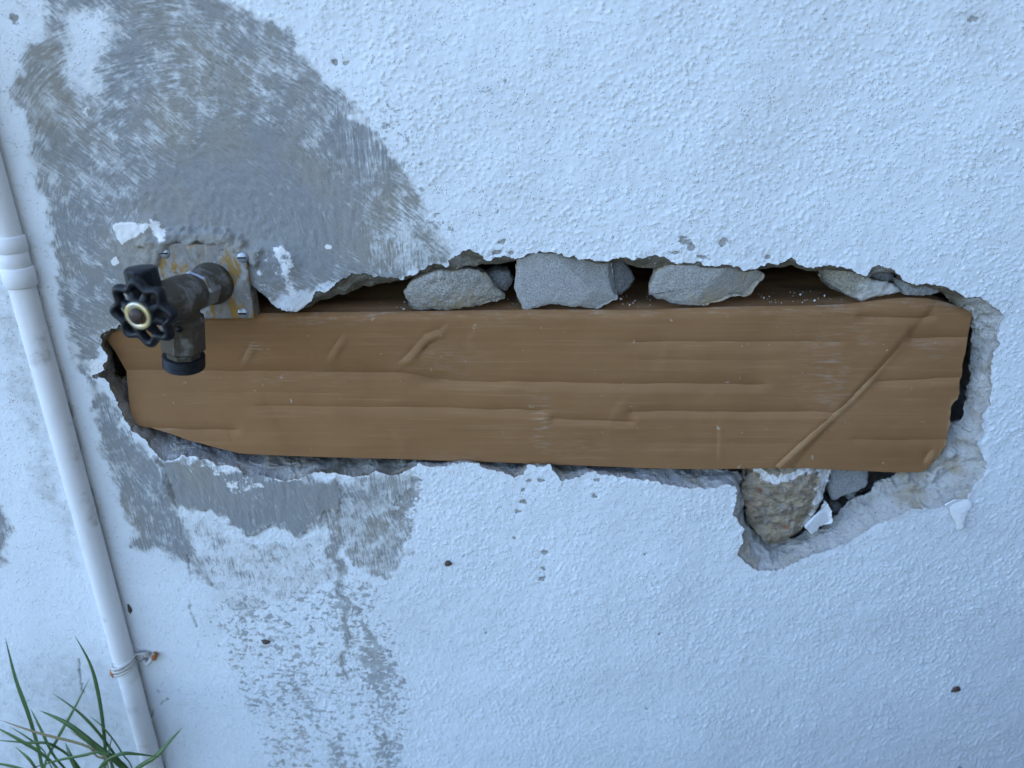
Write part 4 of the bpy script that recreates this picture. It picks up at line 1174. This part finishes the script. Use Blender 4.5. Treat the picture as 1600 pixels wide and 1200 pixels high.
# ------------------------------------------------------------------ small dark husks stuck to the paint
def husk(u, v, a, b, rot, label, h=0.0022, double=False):
    c = W(u, v, -0.0005)
    ra = abs(W(u + a, v)[0] - c[0]); rb = abs(W(u, v - b)[2] - c[2])
    V = []; NA, NB = 16, 8
    for i in range(NB + 1):
        phi = math.pi * i / NB
        for j in range(NA):
            t = 2 * math.pi * j / NA
            k = 1 + 0.14 * math.sin(3 * t + u) + (0.25 * math.sin(t) if double else 0)
            V.append((ra * math.sin(phi) * math.cos(t) * k, -h * math.cos(phi), rb * math.sin(phi) * math.sin(t) * k))
    V = np.array(V); cr, sr = math.cos(rot), math.sin(rot)
    V = np.stack([V[:, 0] * cr - V[:, 2] * sr, V[:, 1], V[:, 0] * sr + V[:, 2] * cr], 1)
    V *= (1 + 0.5 * fbm3(V * 900 + u, 5, 3))[:, None]
    F = [tuple(f) for f in grid_faces(NB + 1, NA, True)]
    o = obj('husk', V, F, M_brown, None)
    o.location = c
    return tag(o, label, 'husk', 'small dark husks stuck to the paint')


husk(700, 881, 6, 4, 0, 'small brown husk on clean white stucco below the middle of the cardboard', 0.003, True)
husk(415, 1003, 7, 4, -0.2, 'small dark oval husk among the grey cement flecks below the hole')
husk(203, 951, 4, 8, 0.0, 'upright brown husk on white wall just right of the pipe')
husk(1493, 1077, 7, 5, 0.4, 'lone dark husk low on the smooth wall at lower right')

# ------------------------------------------------------------------ grass at the foot of the wall
root = np.array([float(W(150, 1285, -0.05)[0]), -0.05, 0.0])
grass = thing('grass_tuft', root, 'green grass tuft with long narrow blades at the foot of the pipe', 'grass')
BL = [([(8, 995), (25, 1060), (45, 1115), (60, 1165), (80, 1225)], 8, .03), ([(117, 993), (140, 1035), (152, 1075), (161, 1130), (165, 1185), (160, 1240)], 6, .045), ([(140, 1060), (115, 1110), (90, 1155), (70, 1200), (80, 1250)], 6, .05),
      ([(48, 1107), (65, 1140), (85, 1180), (112, 1215)], 7, .055), ([(62, 1110), (105, 1130), (150, 1165), (185, 1192), (205, 1225)], 10, .06), ([(0, 1125), (60, 1145), (145, 1170), (180, 1215)], 5, .07),
      ([(-10, 1134), (30, 1155), (70, 1180), (100, 1215)], 8, .06), ([(-12, 1156), (40, 1160), (85, 1165), (130, 1210)], 5, .05), ([(24, 1167), (45, 1185), (70, 1215)], 5, .075),
      ([(285, 1137), (262, 1162), (243, 1182), (212, 1203), (180, 1240)], 8, .07), ([(250, 1183), (215, 1178), (188, 1178), (160, 1195), (150, 1230)], 6, .08), ([(82, 1083), (120, 1110), (150, 1140), (180, 1180), (205, 1220)], 5, .04),
      ([(140, 1118), (165, 1140), (190, 1175), (205, 1215)], 4, .05), ([(108, 1141), (130, 1155), (148, 1168), (170, 1205)], 4, .06), ([(102, 1160), (112, 1185), (125, 1215)], 7, .07),
      ([(40, 1203), (90, 1188), (130, 1180), (158, 1176), (175, 1200)], 5, .075), ([(15, 1135), (40, 1150), (68, 1172), (85, 1205)], 4, .045), ([(135, 1160), (150, 1180), (178, 1205)], 4, .055), ([(175, 1150), (168, 1185), (160, 1225)], 4, .065),
      ([(-20, 1190), (30, 1200), (80, 1225)], 6, .08)]
for bi, (pts, w, dfront) in enumerate(BL):
    m = len(pts)
    P = [W(u, v, -dfront - 0.012 * math.sin(math.pi * i / (m - 1) * 0.8)) for i, (u, v) in enumerate(pts)]
    P.append(root + np.array([0.006 * math.sin(bi * 2.4), 0.006 * math.cos(bi * 1.7), 0.0]))
    path = smooth_path(P, 26)
    s = np.linspace(0, 1, 26)
    width = w * 0.00062 * np.clip(np.minimum(s * 3.2, 1) ** 0.7, 0.04, 1) * (1 - 0.25 * s)
    V = []
    for i, p in enumerate(path):
        t = path[min(i + 1, 25)] - path[max(i - 1, 0)]; t /= np.linalg.norm(t) + 1e-9
        out = np.array([0.35 * math.sin(bi * 1.9), -1.0, 0.5]); sd = np.cross(t, out); sd /= np.linalg.norm(sd) + 1e-9
        nn = np.cross(sd, t)
        hw = width[i] / 2
        V += [p - sd * hw + nn * hw * 0.35, p - nn * hw * 0.15, p + sd * hw + nn * hw * 0.35, p - nn * hw * 0.40]
    V = np.array(V)
    F = [tuple(f) for f in grid_faces(26, 4, True)]
    obj('blade', V, F, M_straw if bi in (5, 13, 17) else M_grass, grass)
